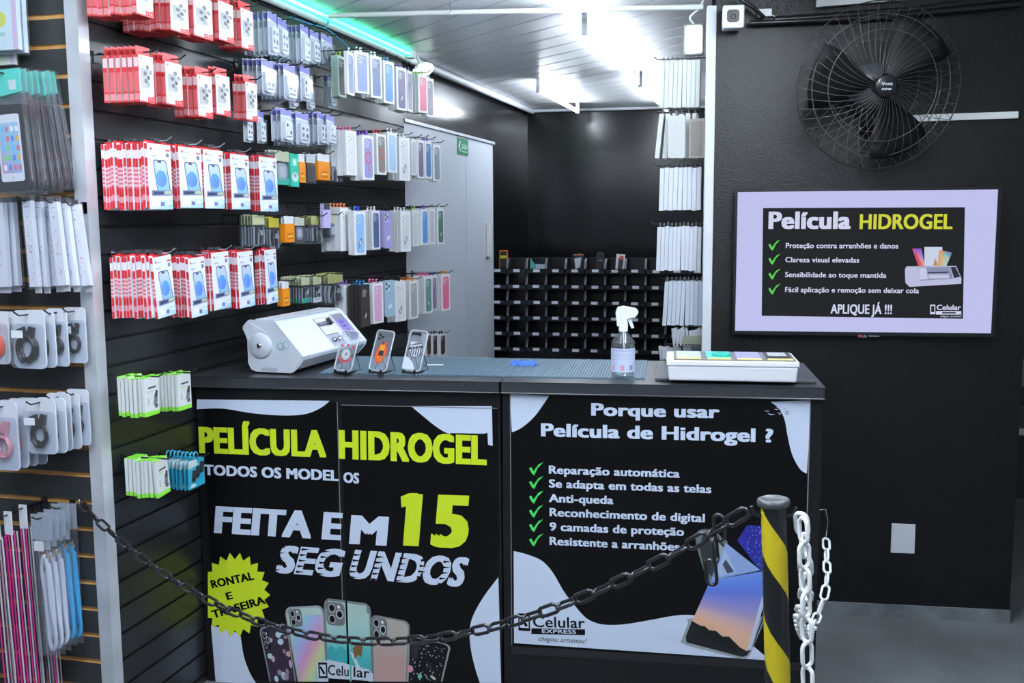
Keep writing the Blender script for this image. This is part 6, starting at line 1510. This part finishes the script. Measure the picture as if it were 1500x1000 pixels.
# ================================================================== white boxes hanging beside the pillar
def stock_box(w, h, t, body='#d3d6d8', win=None):
    mb = MB().box(-w / 2, w / 2, 0, t, -h, 0.0, 'print', body)
    if win: mb.sheet(rrect(-w * 0.38, w * 0.38, -h * 0.95, -h * 0.06, w * 0.12), -0.0006, 'print', win)
    return mb, [('hang_clip', MB().box(-0.006, 0.006, t * 0.3, t * 0.6, -0.001, 0.022, 'print', '#55585c'))]
ROWS_ = [('topmost', 89, 158, 968, 1026, 9, '#ccd2cc'), ('second', 167, 232, 966, 1024, 6, '#d0d2d0'), ('third', 246, 308, 967, 1028, 9, '#d3d7de'), ('fourth', 332, 396, 963, 1028, 11, '#d0d4dc'), ('lowest', 412, 476, 974, 1030, 9, '#bcc4d0')]
YS = 5.20
for rn, yt, yb, xl, xr, n_, colb in ROWS_:
    A = onY(xl, yt, YS); B = onY(xl, yb, YS); Rr = onY(xr, yt, YS)
    h = A.z - B.z; pitch = (Rr.x - A.x) / n_; t = min(0.022, pitch * 0.93); w = 0.10; o = None
    tiltb = {'second': 0.10, 'lowest': 0.05}.get(rn, 0.02)
    for k in range(n_):
        pos = Vector((A.x + pitch * k, YS + w / 2, A.z + RND.uniform(-0.003, 0.003)))
        lab = f'white case box seen edge-on, {rn} row beside the white pillar'
        if o is None:
            # the outermost box shows its face edge
            o = hang('stock_box', stock_box(w, h, t, colb), pos, -PI / 2, lab, 'box', f'stock boxes of the {rn} row')
            o.rotation_euler = (Matrix.Rotation(-PI / 2, 3, 'Z') @ Matrix.Rotation(0.0, 3, 'Y')).to_euler()
            proto = o; o.rotation_euler.rotate_axis('X', -tiltb)
        else:
            c = copy_thing(proto, pos, -PI / 2, lab, f'stock boxes of the {rn} row')
            c.rotation_euler.rotate_axis('X', -tiltb * (0.7 if k < n_ * 0.5 else 0.2) - RND.uniform(0, 0.006))
    # one hook, pointing away from the wall
    z = A.z + 0.0125
    mb = MB().tube([(IWX - 0.002, YS + w / 2, z), (A.x - 0.02, YS + w / 2, z), (A.x - 0.04, YS + w / 2, z + 0.014)], 0.003, 'black_satin', n=6).box(IWX - 0.005, IWX - 0.0005, YS + w / 2 - 0.012, YS + w / 2 + 0.012, z - 0.03, z + 0.01, 'black_satin')
    tag(mb.build('display_hook', loc='base'), f'black hook carrying the {rn} row of white boxes beside the pillar', 'hook')
# wide box and brown-fronted case in the second row
A = onY(979, 170, 5.16); B = onY(1003, 231, 5.16)
o = hang('stock_box', stock_box(B.x - A.x, A.z - B.z, 0.014, '#c9ccca', '#c3c7c6'), ((A.x + B.x) / 2, 5.155, A.z), 0.10, 'white case box turned face-on, second row beside the pillar', 'box')
A = onY(1012, 174, 5.16); B = onY(1034, 231, 5.16)
o = hang('stock_box', stock_box(0.075, A.z - B.z, 0.014, '#8b857e', '#6f6861'), (A.x + 0.03, 5.155, A.z), -0.1, 'case box with a brown window, second row beside the pillar', 'box')
# clear bags under the lowest row
for k, (xa, xb, ya, yb) in enumerate(((985, 1034, 478, 506), (966, 1000, 505, 528), (1000, 1036, 498, 524))):
    A = onY(xa, ya, 5.16); B = onY(xb, yb, 5.16); w = B.x - A.x; h = max(A.z - B.z, 0.05)
    mb = MB(); r = random.Random(20 + k)
    for q in range(9):
        x = w * (-0.45 + 0.1 * q); mb.prism([(x, -h), (x + 0.05 * w, -h), (x + 0.07 * w + r.uniform(-0.01, 0.01), r.uniform(-0.2, 0.1) * h), (x - 0.01, r.uniform(-0.3, 0.0) * h)], q * 0.004, q * 0.004 + 0.003, 'milky_film')
    mb.box(-w * 0.4, w * 0.4, 0.01, 0.03, -h * 0.9, -h * 0.45, 'print', ('#77806f', '#a9adb4', '#5d6468')[k])
    o = mb.build('accessory_bag', loc=((A.x + B.x) / 2, 5.12 + 0.03 * k, A.z)); tag(o, ('crinkled clear bag of small parts under the lowest white boxes', 'crinkled clear bag beside the tray end of the counter', 'crinkled clear bag tucked against the white pillar')[k], 'bag')
    h_ = MB().tube([(IWX - 0.002, 5.14 + 0.03 * k, A.z + 0.004), ((A.x + B.x) / 2 - 0.02, 5.14 + 0.03 * k, A.z + 0.004)], 0.0025, 'black_satin', n=6)
    tag(h_.build('display_hook', loc='base'), ('black hook carrying the bag of small parts', 'black hook carrying the bag beside the tray', 'black hook carrying the bag against the pillar')[k], 'hook')
# tiny packs on the shop wall beyond the screen
YF = 7.59
for k, (ya, yb, col, d_) in enumerate(((322, 366, '#cfc9cc', 'white and orange'), (388, 428, '#c9ccd6', 'pale'), (458, 502, '#d6d3d6', 'white'), (528, 566, '#8f7f86', 'mauve'), (596, 640, '#3c4048', 'dark and white'))):
    A = onY(1493, ya, YF - 0.06); B = onY(1513, yb, YF - 0.06); w = B.x - A.x; h = A.z - B.z
    mb = MB().box(-w / 2, w / 2, 0, 0.02, -h, 0.012, 'print', col)
    mb.sheet([(-w * 0.45, -h * 0.95), (w * 0.45, -h * 0.95), (w * 0.45, -h * 0.72), (-w * 0.45, -h * 0.72)], -0.0008, 'print', ('#d0804a', '#9aa8c4', '#c9a0a8', '#6f7f90', '#cdd2da')[k])
    tag(hang('accessory_pack', (mb, []), ((A.x + B.x) / 2, YF - 0.06, A.z), 0.0, f'{d_} pack hanging on the far shop wall beyond the television', 'accessory pack'), f'{d_} pack on the far shop wall beyond the television, {nth(k)} from the top', 'accessory pack')
    hook(((A.x + B.x) / 2, YF + 0.009, 0), (0, -1, 0), 0.075, A.z + 0.0, False, f'black hook holding the {d_} pack on the far shop wall')
